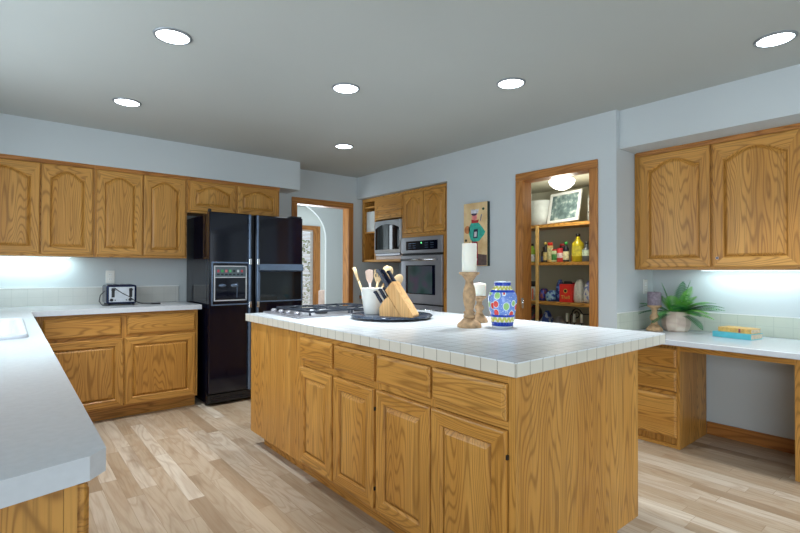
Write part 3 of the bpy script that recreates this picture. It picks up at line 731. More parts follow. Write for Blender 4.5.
# ------------------------------------------------------------------ candle holders
def holder(label, loc, H, rb, grp=None, tall=True):
    o = thing('candle_holder', label, 'candle holder', loc, 0, grp)
    b = MB(); b.lathe([(rb, 0), (rb, 0.012), (rb * 0.93, 0.02), (rb * 0.72, 0.032), (rb * 0.45, 0.05)], n=32); b.build('foot', TURN, o)
    k = H - 0.05 - 0.02
    prof = [(0.45, 0.0), (0.52, 0.05), (0.40, 0.09), (0.52, 0.13), (0.34, 0.17), (0.36, 0.22), (0.50, 0.38), (0.54, 0.55), (0.46, 0.70), (0.34, 0.80), (0.32, 0.88), (0.46, 0.94), (0.60, 1.0)]
    if not tall: prof = [(0.45, 0.0), (0.40, 0.08), (0.34, 0.15), (0.52, 0.30), (0.58, 0.42), (0.48, 0.55), (0.32, 0.65), (0.36, 0.75), (0.30, 0.82), (0.45, 0.92), (0.6, 1.0)]
    MB().lathe([(rb * p_, 0.0505 + k * z) for p_, z in prof], n=28).build('stem', TURN, o)
    MB().lathe([(rb * 0.60, H - 0.0195), (rb * 0.82, H - 0.012), (rb * 0.86, H - 0.004), (rb * 0.84, H)], n=32).build('cup', TURN, o)
    return o
def candle(label, loc, r_, h, mat, dome=0.0):
    o = thing('candle', label, 'candle', loc)
    b = MB(); b.lathe([(r_ * 0.98, 0), (r_, 0.003), (r_, h - 0.004), (r_ * 0.96, h), (r_ * 0.3, h + dome * 0.7), (0.001, h + dome)], n=32); b.build('wax', mat, o)
    MB().tube([(0, 0, h + dome + 0.0005), (0.001, 0, h + dome + 0.006), (0.003, 0.001, h + dome + 0.010)], 0.0011, n=6).build('wick', BLACKM, o)
    return o
c1 = (1.941, 1.755, 0.9155)
holder('tall turned wooden candle holder on the island, holding a white pillar candle', c1, 0.300, 0.066)
candle('tall white pillar candle on the taller wooden holder', (c1[0], c1[1], c1[2] + 0.3005), 0.040, 0.155, WAX)
c2 = (2.174, 1.886, 0.9155)
holder('short turned wooden candle holder on the island behind the tall one', c2, 0.158, 0.050, tall=False)
candle('short white candle on the shorter wooden holder', (c2[0], c2[1], c2[2] + 0.1585), 0.040, 0.072, WAX, 0.006)

# ------------------------------------------------------------------ vase
def vase_mat():
    t = NT('painted_vase'); tc = t.n('ShaderNodeTexCoord'); s = t.n('ShaderNodeSeparateXYZ', i_0=tc.outputs['Object'])
    z = t.math('DIVIDE', s.outputs[2], 0.248); ang = t.math('ARCTAN2', s.outputs[1], s.outputs[0])
    blue, wht, yel, grn, red, lb, pale = rgb(30, 62, 168), rgb(226, 232, 232), rgb(222, 206, 90), rgb(150, 196, 120), rgb(214, 66, 60), rgb(110, 140, 210), rgb(196, 212, 228)
    cb = t.n('ShaderNodeCombineXYZ', i_0=t.math('MULTIPLY', ang, 1.3), i_1=t.math('MULTIPLY', z, 3.6))
    vo = t.n('ShaderNodeTexVoronoi', i_Vector=cb.outputs[0], i_Scale=1.25, i_Randomness=0.5)
    d = vo.outputs['Distance']; cr = t.n('ShaderNodeSeparateColor', i_0=vo.outputs['Color'])
    fa = t.ramp(d, [(0, yel), (0.12, yel), (0.121, red), (0.36, red), (0.361, wht), (0.42, wht), (0.421, lb)], 'CONSTANT')
    fb = t.ramp(d, [(0, wht), (0.10, wht), (0.101, grn), (0.36, grn), (0.361, wht), (0.42, wht), (0.421, lb)], 'CONSTANT')
    fl = t.mix(t.math('GREATER_THAN', cr.outputs[0], 0.5), fa, fb)
    n2 = t.n('ShaderNodeTexVoronoi', i_Vector=cb.outputs[0], i_Scale=7.0)
    dots = t.ramp(n2.outputs['Distance'], [(0, pale), (0.25, pale), (0.251, lb)], 'CONSTANT')
    bgm = t.math('GREATER_THAN', d, 0.42)
    mid = t.mix(bgm, fl, dots)
    zz = t.math('ABSOLUTE', t.math('SUBTRACT', t.math('FRACT', t.math('MULTIPLY', ang, 2.6)), 0.5))
    def zig(za, zb):
        f = t.math('DIVIDE', t.math('SUBTRACT', z, za), zb - za)
        q = t.math('ABSOLUTE', t.math('SUBTRACT', t.math('MULTIPLY', zz, 2.0), f))
        return t.ramp(q, [(0, grn), (0.12, grn), (0.121, yel), (0.5, yel), (0.501, wht)], 'CONSTANT')
    dn = t.math('ABSOLUTE', t.math('SUBTRACT', t.math('FRACT', t.math('MULTIPLY', ang, 3.8)), 0.5))
    low = t.mix(t.math('GREATER_THAN', t.math('ADD', dn, t.math('MULTIPLY', z, 2.0)), 0.62), blue, rgb(70, 110, 200))
    c = low
    for zc, colr in ((0.125, zig(0.125, 0.235)), (0.235, blue), (0.285, mid), (0.77, blue), (0.82, zig(0.82, 0.91)), (0.91, blue), (0.985, pale)):
        c = t.mix(t.math('GREATER_THAN', z, zc), c, colr)
    c = t.mix(t.math('LESS_THAN', z, 0.035), c, wht)
    t.set(Base_Color=c, Roughness=0.12); return t.m
vs = MB(); pr = [(0.001, 0), (0.056, 0), (0.059, 0.003), (0.062, 0.02), (0.069, 0.06), (0.078, 0.105), (0.083, 0.145), (0.082, 0.165), (0.074, 0.19), (0.060, 0.205), (0.050, 0.215), (0.0475, 0.225), (0.048, 0.24), (0.0495, 0.246), (0.047, 0.248), (0.043, 0.24), (0.042, 0.22), (0.001, 0.20)]
vs.lathe([(r_ * 0.95, z_) for r_, z_ in pr], n=48, cap=False)
tag(vs.build('vase', vase_mat()), 'blue, yellow and red floral painted ceramic vase on the island', 'vase', loc=(2.088, 1.646, 0.9155))

# ================================================================== OVEN WALL (local: x -> -Y, face at X 3.53)
def lw(Y): return 5.04 - Y          # world Y -> local x, root at Y 5.04
OL = (3.53, 5.04, 0)
mc = thing('microwave_cabinet', 'oak wall cabinet with open side shelf around the microwave', 'cabinet', OL, R(-90))
b = MB(); D = 0.61
x0, x1 = 0.0, lw(4.215)
b.box(x0, 0.045, 0, D, 1.335, 2.14, 0); b.box(lw(4.885), lw(4.885) + 0.0, 0, 0, 0, 0) if False else None
b.box(0.0455, x1, 0, D, 2.10, 2.14, 1); b.box(0.0455, x1, 0, D, 1.335, 1.362, 1); b.box(x1 - 0.02, x1, 0.0, D, 1.3625, 2.0995, 0)
b.box(lw(4.775), lw(4.755), 0.0, D, 1.3625, 2.0995, 0); b.box(0.0455, x1 - 0.0205, D - 0.012, D, 1.3625, 2.0995, 0)
b.build('carcass', WOOD, mc)
for z in (1.70, 2.02): MB().box(0.046, lw(4.776), 0.01, D - 0.013, z, z + 0.018, 1).build('shelf', WOOD, mc)
MB().box(lw(4.75), x1 - 0.021, -0.004, 0.015, 1.955, 2.099, 1).build('top_panel', WOOD, mc)
vv = MB(); rings_mesh(vv, [([(lw(4.75), 1.85), (x1 - 0.021, 1.85), (x1 - 0.021, 1.95), (lw(4.75), 1.95)], 0.0), ([(lw(4.75), 1.85), (x1 - 0.021, 1.85), (x1 - 0.021, 1.95), (lw(4.75), 1.95)], -0.012), ([(lw(4.72), 1.87), (x1 - 0.05, 1.87), (x1 - 0.05, 1.93), (lw(4.72), 1.93)], -0.012), ([(lw(4.70), 1.88), (x1 - 0.07, 1.88), (x1 - 0.07, 1.92), (lw(4.70), 1.92)], -0.004)], mis=1)
vv.build('valance', WOOD, mc)
MB().box(lw(4.754), x1 - 0.021, 0.01, D - 0.013, 1.3625, 1.40, 1).build('microwave_shelf', plain('pinkish_shelf', rgb(206, 186, 172), 0.5), mc)
bk = MB().box(0, 0.07, 0, 0.20, 0, 0.26, 0, 0.006).build('folder', plain('pale_folder', rgb(190, 194, 190), 0.5)); tag(bk, 'pale box file standing on the open shelf left of the microwave', 'folder', loc=(3.56, 4.79, 1.7185))
# microwave
mw = thing('microwave', 'silver microwave with curved black door built in above the counter', 'microwave', (3.53, 4.745, 1.4025), R(-90))
Wm = 4.745 - 4.245
MB().box(0, Wm, 0.02, 0.42, 0, 0.43, 0, 0.006).build('housing', SILVER, mw)
N = 14; b = MB()
arc = [(Wm * k / N, -0.02 - 0.018 * math.sin(PI * k / N)) for k in range(N + 1)]
for (xa, ya), (xb, yb) in zip(arc, arc[1:]):
    v = [b.bm.verts.new(q) for q in ((xa, ya, 0.035), (xb, yb, 0.035), (xb, yb, 0.425), (xa, ya, 0.425), (xa, 0.019, 0.035), (xb, 0.019, 0.035), (xb, 0.019, 0.425), (xa, 0.019, 0.425))]
    for q in ((0, 1, 2, 3), (7, 6, 5, 4), (0, 4, 5, 1), (3, 2, 6, 7)): b.face([v[i] for i in q], 0, q == (0, 1, 2, 3))
    if xa == 0: b.face([v[0], v[3], v[7], v[4]])
    if abs(xb - Wm) < 1e-6: b.face([v[1], v[5], v[6], v[2]])
md = b.build('door', SILVER, mw)
b = MB(); prev = None
N2 = 20
for k in range(N2 + 1):
    u = k / N2; x = 0.02 + (Wm - 0.04) * u; y = -0.0225 - 0.018 * math.sin(PI * x / Wm)
    zt = 0.33 + 0.05 * math.sin(PI * u) ** 0.8; zb_ = 0.075
    cur = [b.bm.verts.new(p_) for p_ in ((x, y, zb_), (x, y, zt), (x, y + 0.004, zt), (x, y + 0.004, zb_))]
    if prev:
        for i in range(4): b.face([prev[i], prev[(i + 1) % 4], cur[(i + 1) % 4], cur[i]], 0)
    else: b.face(cur)
    prev = cur
b.face(prev[::-1]); b.build('window', OVENGL, md)
MB().box(0.01, Wm - 0.01, -0.012, 0.018, 0.002, 0.030, 0, 0.004).build('lower_trim', STEEL, mw)
MB().box(0.42, 0.49, -0.027, -0.024, 0.10, 0.30).build('keypad', BLACKG, md)

oc = thing('oven_cabinet', 'tall oak cabinet housing the wall oven, with two arched doors on top', 'cabinet', (3.53, 4.213, 0), R(-90))
Wc = 4.213 - 3.500
b = MB(); b.box(0, 0.019, 0.0, D, 0.1, 2.14, 0); b.box(Wc - 0.019, Wc, 0.0, D, 0.1, 2.14, 0); b.box(0.0195, Wc - 0.0195, D - 0.012, D, 0.1, 2.14, 0)
b.box(0.0195, Wc - 0.0195, 0.0, D - 0.0125, 2.12, 2.14, 1); b.box(0.0195, Wc - 0.0195, 0.0, D - 0.0125, 1.605, 1.640, 1); b.box(0.0195, Wc - 0.0195, 0.0, D - 0.0125, 0.1, 0.42, 1)
b.build('carcass', WOOD, oc)
MB().box(0, Wc, 0.07, D, 0, 0.0995, 1).build('toe_kick', WOOD, oc)
b = MB(); b.box(0.0, Wc, -0.012, -0.0005, 2.108, 2.14, 1); b.box(0.0, Wc, -0.003, -0.0005, 1.603, 1.648, 1); b.build('face_rail', WOOD, oc)
door(oc, 0.018, 0.352, 1.650, 2.104, 0.075, 0.05); door(oc, 0.366, 0.698, 1.650, 2.104, 0.075, 0.05)
b = MB(); b.box(Wc - 0.05, Wc, -0.003, -0.0005, 0.42, 1.602, 0); b.box(Wc + 0.0005, Wc + 0.060, -0.003, 0.02, 0.0, 2.14, 0); b.build('face_stile', WOOD, oc)

ov = thing('wall_oven', 'stainless steel built-in wall oven with black control display', 'oven', (3.53, 4.213, 0), R(-90))
XO0, XO1 = -0.006, 0.668
MB().box(0.025, 0.655, 0.003, 0.55, 0.43, 1.60).build('oven_body', BLACKM, ov)
cp = MB().box(XO0, XO1, -0.028, -0.0035, 1.42, 1.600, 0, 0.004).build('control_panel', STEEL, ov)
MB().box(0.085, 0.60, -0.0315, -0.0285, 1.455, 1.555).build('display', BLACKG, cp)
dm = emis('display_digits', (0.2, 1.0, 0.35, 1), 1.5)
MB().box(0.335, 0.352, -0.0325, -0.0316, 1.525, 1.540).build('digits', dm, cp)
for x in (0.13, 0.20, 0.40, 0.49):
    for z in (1.475, 1.50, 1.525): MB().box(x, x + 0.05, -0.0323, -0.0316, z, z + 0.007).build('button_mark', plain('mark_%d_%d' % (x * 100, z * 1000), rgb(120, 130, 140), 0.4) if False else BLUEST, cp)
odr = MB().box(XO0, XO1, -0.030, -0.0035, 0.862, 1.395, 0, 0.004).build('oven_door', STEEL, ov)
MB().box(XO0 + 0.01, XO1 - 0.01, -0.018, -0.0035, 1.397, 1.418).build('vent', BLACKM, ov)
MB().box(0.082, 0.565, -0.0335, -0.0305, 0.965, 1.285, 0, 0.002).build('window_frame', BLACKG, odr)
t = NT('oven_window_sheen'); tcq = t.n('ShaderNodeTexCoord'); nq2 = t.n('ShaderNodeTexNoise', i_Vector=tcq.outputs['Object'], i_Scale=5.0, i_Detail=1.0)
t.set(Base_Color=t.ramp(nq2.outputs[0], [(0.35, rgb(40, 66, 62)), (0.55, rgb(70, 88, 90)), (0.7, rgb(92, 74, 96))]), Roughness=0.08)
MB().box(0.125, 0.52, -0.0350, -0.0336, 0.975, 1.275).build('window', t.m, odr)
b = MB(); b.tube([(0.05, -0.075, 1.345), (0.615, -0.075, 1.345)], 0.013, n=12); b.tube([(0.07, -0.070, 1.345), (0.07, -0.0305, 1.345)], 0.010); b.tube([(0.595, -0.070, 1.345), (0.595, -0.0305, 1.345)], 0.010)
b.build('handle', CHROME, odr)
b = MB(); b.box(XO0, XO1, -0.030, -0.0035, 0.44, 0.845, 0, 0.004); wd_ = b.build('lower_oven_door', STEEL, ov)
b = MB(); b.tube([(0.05, -0.075, 0.80), (0.615, -0.075, 0.80)], 0.013, n=12); b.tube([(0.07, -0.070, 0.80), (0.07, -0.0305, 0.80)], 0.010); b.tube([(0.595, -0.070, 0.80), (0.595, -0.0305, 0.80)], 0.010)
b.build('handle', CHROME, wd_)
# base cabinet below microwave
wb = 5.04 - 4.215
r = cab('base_cabinet', 'oak base cabinet in the niche below the microwave', (3.53, 5.04, 0), R(-90), wb, D, 0.1, 0.865, toe=1, frame=ff(wb, 0.1, 0.865, [wb / 2], [0.677]))
for a, c in ((0.014, wb / 2 - 0.006), (wb / 2 + 0.006, wb - 0.014)): drawer(r, a, c, 0.690, 0.845); door(r, a, c, 0.112, 0.665)
b = MB(); b.box(3.512, 4.148, 4.217, 5.058, 0.8655, 0.90, 0); b.box(3.500, 3.5115, 4.217, 5.058, 0.862, 0.905, 1)
tag(b.build('niche_countertop', [LAM, TY]), 'small counter with oak edge below the microwave', 'countertop')
b = MB(); b.box(-0.05, 0.05, -0.06, 0.06, 0, 0.11, 0, 0.01); b.lathe([(0.035, 0.1105), (0.04, 0.15), (0.03, 0.17), (0.001, 0.172)], n=18)  # small black object of unknown kind
tag(b.build('small_black_object', BLACKM), 'small black object on the niche counter beside the oven', 'appliance', loc=(3.72, 4.32, 0.9005))

# ------------------------------------------------------------------ wall art: generic painted cook
art = thing('canvas_painting', 'tall cream canvas of a cook in a teal jacket, hung beside the pantry door', 'painting', (3.459, 3.168, 1.27), R(-90))
AW, AH = 0.295, 0.602
b = MB(); b.box(0, AW, -0.035, -0.001, 0, AH, 1); b.box(0.0005, AW - 0.0005, -0.0362, -0.0351, 0.0005, AH - 0.0005, 0)
t = NT('canvas_cream'); tcq = t.n('ShaderNodeTexCoord'); nq2 = t.n('ShaderNodeTexNoise', i_Vector=tcq.outputs['Object'], i_Scale=7.0, i_Detail=4.0)
t.set(Base_Color=t.ramp(nq2.outputs[0], [(0.35, rgb(206, 170, 120)), (0.55, rgb(224, 198, 150)), (0.7, rgb(216, 176, 140))]), Roughness=0.8)
b.build('canvas', [t.m, plain('canvas_edge', rgb(24, 44, 40), 0.7)], art)
def P2(name, poly, col, d=0.0366, th=0.0006):
    b = MB(); b.prism([(x * AW, z * AH) for x, z in poly], 'y', -d - th, -d); b.build(name, plain('paint_' + name, col, 0.8, noise=0.12, scale=30), art)
def ell(cx, cz, rx, rz_, n=18): return [(cx + rx * math.cos(2 * PI * k / n), cz + rz_ * math.sin(2 * PI * k / n)) for k in range(n)]
P2('painted_floor', [(0.42, 0.01), (0.98, 0.01), (0.98, 0.17), (0.60, 0.19), (0.42, 0.17)], rgb(96, 78, 74), 0.0362, 0.0003)
P2('painted_trousers', [(0.36, 0.02), (0.62, 0.02), (0.62, 0.10), (0.60, 0.38), (0.36, 0.40)], rgb(150, 34, 52))
for i, (x, z) in enumerate([(0.42, 0.34), (0.52, 0.32), (0.55, 0.24), (0.44, 0.25), (0.50, 0.16), (0.56, 0.10), (0.42, 0.12)]): P2('painted_check', [(x - 0.025, z - 0.02), (x + 0.025, z - 0.015), (x + 0.025, z + 0.02), (x - 0.02, z + 0.015)], rgb(230, 206, 206), 0.0373)
P2('painted_jacket', [(0.30, 0.42), (0.42, 0.38), (0.66, 0.39), (0.86, 0.48), (0.92, 0.53), (0.80, 0.60), (0.64, 0.68), (0.48, 0.72), (0.32, 0.68), (0.22, 0.60), (0.24, 0.50)], rgb(58, 168, 150))
P2('painted_bag', ell(0.16, 0.58, 0.12, 0.065), rgb(190, 120, 74))
P2('painted_apron', [(0.42, 0.44), (0.60, 0.44), (0.62, 0.58), (0.44, 0.58)], rgb(40, 44, 70), 0.0374)
P2('painted_cup', [(0.46, 0.46), (0.56, 0.46), (0.57, 0.54), (0.47, 0.54)], rgb(214, 210, 214), 0.0382)
P2('painted_scarf', [(0.34, 0.68), (0.62, 0.68), (0.66, 0.73), (0.50, 0.72), (0.34, 0.74)], rgb(186, 50, 50), 0.0374)
P2('painted_face', ell(0.47, 0.775, 0.11, 0.055), rgb(222, 130, 130), 0.0374)
P2('painted_hair', ell(0.46, 0.825, 0.12, 0.03), rgb(70, 56, 84), 0.0377)
P2('painted_hat', [(0.33, 0.83), (0.62, 0.83), (0.66, 0.90), (0.60, 0.885), (0.55, 0.90), (0.48, 0.885), (0.42, 0.90), (0.36, 0.885), (0.32, 0.91)], rgb(206, 206, 216), 0.0384)
P2('painted_spoon', [(0.70, 0.70), (0.72, 0.70), (0.78, 0.80), (0.75, 0.81)], rgb(60, 90, 130), 0.0374)
P2('painted_leaf', ell(0.84, 0.89, 0.05, 0.02), rgb(44, 82, 60), 0.0374); P2('painted_leaf', ell(0.10, 0.41, 0.05, 0.022), rgb(60, 60, 40), 0.0374)

# ================================================================== PANTRY shelves + goods
SHX = 4.35; SX1 = 4.749
pcol = PANTRYP
ps = thing('pantry_shelving', 'built-in oak pantry shelves seen through the open doorway', 'shelving', (0, 0, 0))
SHZ = [1.715, 1.318, 0.905, 0.525]
for z in SHZ:
    b = MB(); b.box(SHX + 0.0205, SX1, 1.81, 3.365, z - 0.022, z, 2); b.box(SHX, SHX + 0.02, 1.81, 3.365, z - 0.034, z, 2); b.build('shelf', WOOD, ps)
MB().box(SHX - 0.022, SHX - 0.0005, 2.945, 2.975, 0.0, 1.70, 0).build('post', plain('pale_oak_post', rgb(210, 172, 106), 0.45), ps)
pl_ = thing('pantry_light', 'round flush ceiling light glowing in the pantry', 'ceiling light', (4.05, 2.49, 2.13), 0)
MB().lathe([(0.075, -0.0005), (0.085, -0.012), (0.085, -0.03)], n=32).build('base', SILVER, pl_)
MB().lathe([(0.105, -0.0305), (0.120, -0.050), (0.112, -0.080), (0.080, -0.112), (0.04, -0.130), (0.001, -0.134)], n=36).build('globe', GLOBE, pl_)
lt = bpy.data.lights.new('pantry_bulb', 'POINT'); lt.energy = 10; lt.color = (1, 0.96, 0.84); lt.shadow_soft_size = 0.1
lo = bpy.data.objects.new('pantry_bulb', lt); COL.objects.link(lo); lo.location = (0, 0, -0.20); lo.parent = pl_

def bottle(label, Y, z, r_, h, neck, col, capcol, lab=None, glass=False, nh=0.25, X=4.43, name='bottle', cap=0.025, shoulder=0.18, capname='cap'):
    o = thing(name, label, name, (X, Y, z + 0.0005), 0, 'bottles and jars on the middle pantry shelf')
    hb = h * (1 - nh); r_ = r_ * 1.12 if r_ < 0.04 else r_
    mat = plain('goods_' + label[:18].replace(' ', '_'), col, 0.15 if glass else 0.45, noise=0.08)
    MB().lathe([(r_ * 0.95, 0), (r_, 0.004), (r_, hb * (1 - shoulder)), (r_ * 0.92, hb * (1 - shoulder * 0.5)), (neck * 1.2, hb), (neck, hb + 0.01), (neck, h - cap)], n=20).build('body', mat, o)
    MB().lathe([(neck * 1.12, h - cap + 0.0005), (neck * 1.12, h - 0.002), (neck * 0.9, h)], n=16).build(capname, plain('cap_' + label[:14].replace(' ', '_'), capcol, 0.35), o)
    if lab:
        lc, z0, z1 = lab
        MB().lathe([(r_ * 1.015, h * z0), (r_ * 1.015, h * z1)], n=20, cap=False).build('paper_label', plain('label_' + label[:14].replace(' ', '_'), lc, 0.6, noise=0.15, scale=40), o)
    return o
Z2 = SHZ[1]
bottle('green bottle with black cap, leftmost on the middle pantry shelf', 3.085, Z2, 0.028, 0.205, 0.014, rgb(150, 184, 60), rgb(20, 24, 30), (rgb(226, 226, 220), 0.05, 0.42))
bottle('slim dark bottle just left of the pantry post', 3.022, Z2, 0.02, 0.15, 0.012, rgb(30, 26, 26), rgb(16, 16, 18))
bottle('short dark bottle with blue label just right of the pantry post', 2.965, Z2, 0.026, 0.165, 0.012, rgb(44, 24, 20), rgb(26, 26, 30), (rgb(90, 110, 170), 0.08, 0.38), X=4.47)
bottle('dark bottle with yellow cap on the middle pantry shelf', 2.918, Z2, 0.024, 0.212, 0.014, rgb(30, 28, 26), rgb(208, 186, 90), (rgb(190, 170, 110), 0.1, 0.5))
o = bottle('tall tan spray can with bright red cap on the middle pantry shelf', 2.862, Z2, 0.028, 0.208, 0.024, rgb(216, 180, 110), rgb(224, 50, 36), (rgb(196, 190, 140), 0.12, 0.72), nh=0.18, shoulder=0.05, cap=0.035, name='can')
bottle('jar with red and green label, left of the pair on the middle pantry shelf', 2.806, Z2, 0.030, 0.135, 0.026, rgb(186, 196, 150), rgb(214, 44, 44), (rgb(70, 140, 70), 0.15, 0.6), nh=0.15, name='jar', shoulder=0.1, cap=0.022, capname='lid')
bottle('jar with white and red label, right of the pair on the middle pantry shelf', 2.737, Z2, 0.031, 0.142, 0.028, rgb(206, 60, 60), rgb(214, 40, 50), (rgb(226, 206, 206), 0.3, 0.65), nh=0.15, name='jar', shoulder=0.1, cap=0.022, X=4.42, capname='lid')
bottle('tall dark red capped jar behind the red labelled jars', 2.775, Z2, 0.036, 0.195, 0.032, rgb(60, 30, 28), rgb(176, 36, 44), nh=0.15, X=4.54, name='jar', shoulder=0.1, capname='lid')
bottle('dark sauce bottle with bright green cap and cream label in the pantry', 2.677, Z2, 0.028, 0.205, 0.014, rgb(20, 22, 40), rgb(60, 190, 90), (rgb(228, 220, 176), 0.1, 0.52))
bottle('small red jar tucked behind the golden oil bottle', 2.632, Z2, 0.022, 0.10, 0.018, rgb(190, 50, 56), rgb(210, 196, 186), X=4.50, name='jar', capname='lid')
bottle('large golden cooking oil bottle with black cap in the pantry', 2.555, Z2, 0.060, 0.285, 0.020, rgb(198, 178, 34), rgb(20, 22, 24), (rgb(206, 190, 60), 0.2, 0.55), glass=True, nh=0.22, X=4.45, cap=0.03, shoulder=0.3)
bottle('clear bottle with green label at the right end of the middle pantry shelf', 2.452, Z2, 0.038, 0.20, 0.016, rgb(90, 96, 100), rgb(60, 64, 66), (rgb(200, 214, 190), 0.28, 0.58), glass=True, nh=0.3, shoulder=0.3)

Z3 = SHZ[2]
o = thing('canister', 'white canister with black lid left of the pantry post, on the lower shelf', 'canister', (4.43, 3.07, Z3 + 0.0005))
MB().lathe([(0.038, 0), (0.038, 0.15)], n=24).build('body', plain('canister_white', rgb(206, 206, 202), 0.4, noise=0.15, scale=50), o)
MB().lathe([(0.039, 0.1505), (0.039, 0.205), (0.036, 0.208)], n=24).build('lid', BLACKM, o)
MB().box(-0.039, -0.0375, -0.026, -0.006, 0.01, 0.13).build('label_stripe', plain('orange_stripe', rgb(214, 110, 70), 0.5), o)
def bag(label, Y, z, w, d, h, col, X=4.48, seed=1, name='food_bag', grp=None, z0=0.0005, col2=None, squash=0.75):
    random.seed(seed); b = MB(); n = 18; ls_ = []
    for i, t_ in enumerate([0, 0.03, 0.15, 0.35, 0.6, 0.8, 0.92, 1.0]):
        s_ = [0.85, 0.98, 1.06, 1.05, 1.0, squash + 0.1, squash * 0.8, 0.5 * squash][i]
        ring = []
        for k in range(n):
            a = 2 * PI * k / n; q = s_ * (1 + random.uniform(-0.05, 0.05))
            cx, sy_ = math.cos(a), math.sin(a)
            ring.append((d / 2 * q * math.copysign(abs(cx) ** 0.6, cx), w / 2 * q * math.copysign(abs(sy_) ** 0.6, sy_)))
        ls_.append((ring, h * t_ + (random.uniform(-0.004, 0.004) if 1 < i else 0)))
    loops(b, ls_); b.face([v for v in b.bm.verts[:n]][::-1])
    t = NT('bag_' + label[:16].replace(' ', '_')); tc_ = t.n('ShaderNodeTexCoord'); nz_ = t.n('ShaderNodeTexNoise', i_Vector=tc_.outputs['Object'], i_Scale=22.0, i_Detail=2.0)
    c2_ = col2 or tuple(c * 0.8 for c in col[:3]) + (1,)
    t.set(Base_Color=t.ramp(nz_.outputs[0], [(0.47, col), (0.53, c2_)]), Roughness=0.35)
    return tag(b.build(name, t.m), label, 'bag', grp, loc=(X, Y, z + z0))
bag('blue snack bag slumped right of the pantry post', 2.968, Z3, 0.08, 0.14, 0.13, rgb(34, 48, 130), seed=2, col2=rgb(120, 60, 60))
bag('pale blue and white snack bag in the middle of the lower pantry shelf', 2.865, Z3, 0.10, 0.16, 0.115, rgb(50, 84, 160), seed=3, col2=rgb(150, 186, 206))
bag('tall dark blue bag beside the red box in the pantry', 2.775, Z3, 0.065, 0.10, 0.225, rgb(26, 44, 110), seed=4, col2=rgb(90, 120, 190))
bx = thing('cracker_box', 'red box with gold lettering on the lower pantry shelf', 'box', (4.42, 2.66, Z3 + 0.0005), 0)
MB().box(-0.03, 0.03, -0.068, 0.068, 0, 0.185, 0, 0.002).build('carton', plain('red_card', rgb(222, 44, 38), 0.4, noise=0.04), bx)
MB().prism([(-0.028, 0.186), (0.0, 0.215), (0.028, 0.186)], 'y', -0.05, 0.03).build('open_flap', BLACKM, bx)
b = MB().lathe([(0.022, 0), (0.022, 0.001)], n=20, mat=Matrix.Translation((-0.0302, 0.0, 0.115)) @ Matrix.Rotation(R(-90), 4, 'Y')); b.build('emblem_ring', plain('gold_print', rgb(226, 190, 90), 0.5), bx)
b = MB().lathe([(0.015, 0), (0.015, 0.0012)], n=20, mat=Matrix.Translation((-0.0304, 0.0, 0.115)) @ Matrix.Rotation(R(-90), 4, 'Y')); b.build('emblem', plain('dark_print', rgb(50, 40, 30), 0.5), bx)
cu = bpy.data.curves.new('lettering', 'FONT'); cu.body = 'Thell'; cu.size = 0.05; cu.extrude = 0.0008; cu.align_x = 'CENTER'
tob = bpy.data.objects.new('lettering_src', cu); COL.objects.link(tob)
bpy.context.view_layer.update()
me = bpy.data.meshes.new_from_object(tob); bpy.data.objects.remove(tob)
me.materials.append(bpy.data.materials['gold_print'])
lo2 = bpy.data.objects.new('lettering', me); COL.objects.link(lo2); lo2.parent = bx; lo2.location = (-0.0312, 0.0, 0.035)
lo2.rotation_euler = (R(90), 0, R(-90))
b = MB(); b.box(-0.03, 0.03, -0.015, 0.09, 0, 0.20, 0, 0.002); tag(b.build('carton', plain('crimson_card', rgb(176, 30, 60), 0.45)), 'crimson carton standing behind the red box in the pantry', 'box', loc=(4.54, 2.618, Z3 + 0.0005))
bag('white flour bag beside the red box in the pantry', 2.545, Z3, 0.10, 0.13, 0.24, rgb(214, 214, 204), seed=6, col2=rgb(196, 198, 190), name='flour_bag', squash=0.8)
bag('white bag with blue print at the right end of the lower pantry shelf', 2.445, Z3, 0.09, 0.12, 0.225, rgb(206, 204, 196), seed=7, col2=rgb(110, 120, 170), name='flour_bag')
# lowest visible shelf
Z4 = SHZ[3]
bag('blue and white snack bag on the lowest visible pantry shelf', 2.93, Z4, 0.12, 0.17, 0.275, rgb(190, 200, 214), seed=8, col2=rgb(50, 80, 160), squash=0.5)
bag('slumped pale plastic bag on the lowest visible pantry shelf', 2.79, Z4, 0.13, 0.2, 0.225, rgb(160, 160, 164), seed=9, squash=0.5)
bag('dark red bag left of the post on the lowest visible pantry shelf', 3.075, Z4, 0.09, 0.2, 0.33, rgb(120, 26, 36), seed=10, col2=rgb(40, 34, 36))
ch = thing('iron_candle_stand', 'black wrought iron candle stand with scroll, low in the pantry', 'candle stand', (4.42, 2.56, Z4 + 0.0005))
b = MB(); b.box(-0.04, 0.04, -0.16, 0.13, 0, 0.008); b.tube([(0, 0.10, 0.005), (0, 0.10, 0.20)], 0.006)
for y in (0.10, 0.02, -0.06): b.lathe([(0.006, 0.008), (0.006, 0.17), (0.02, 0.175), (0.02, 0.18)], 0, y, n=14)
b.build('frame', BLACKM, ch)
b = MB(); pts = []
for k in range(26):
    a = R(-60 + 22 * k); rr = 0.012 + 0.0018 * k
    pts.append((0.03, 0.015 + rr * math.cos(a), 0.262 + rr * math.sin(a)))
b.tube(pts, 0.0055); b.tube([pts[-1], (0.03, -0.06, 0.262), (0.03, -0.15, 0.272)], 0.0055); b.tube([(0.03, 0.075, 0.0085), (0.03, 0.075, 0.25), pts[-4]], 0.005)
b.build('scroll', BLACKM, ch)
for nm_, y in (('left', 0.10), ('middle', 0.02), ('right', -0.06)):
    candle({'left': 'slim white candle, leftmost on the black iron stand', 'middle': 'slim white candle, middle one on the black iron stand', 'right': 'slim white candle, rightmost on the black iron stand'}[nm_], (4.42, 2.56 + y, Z4 + 0.181), 0.013, 0.085, WAX)
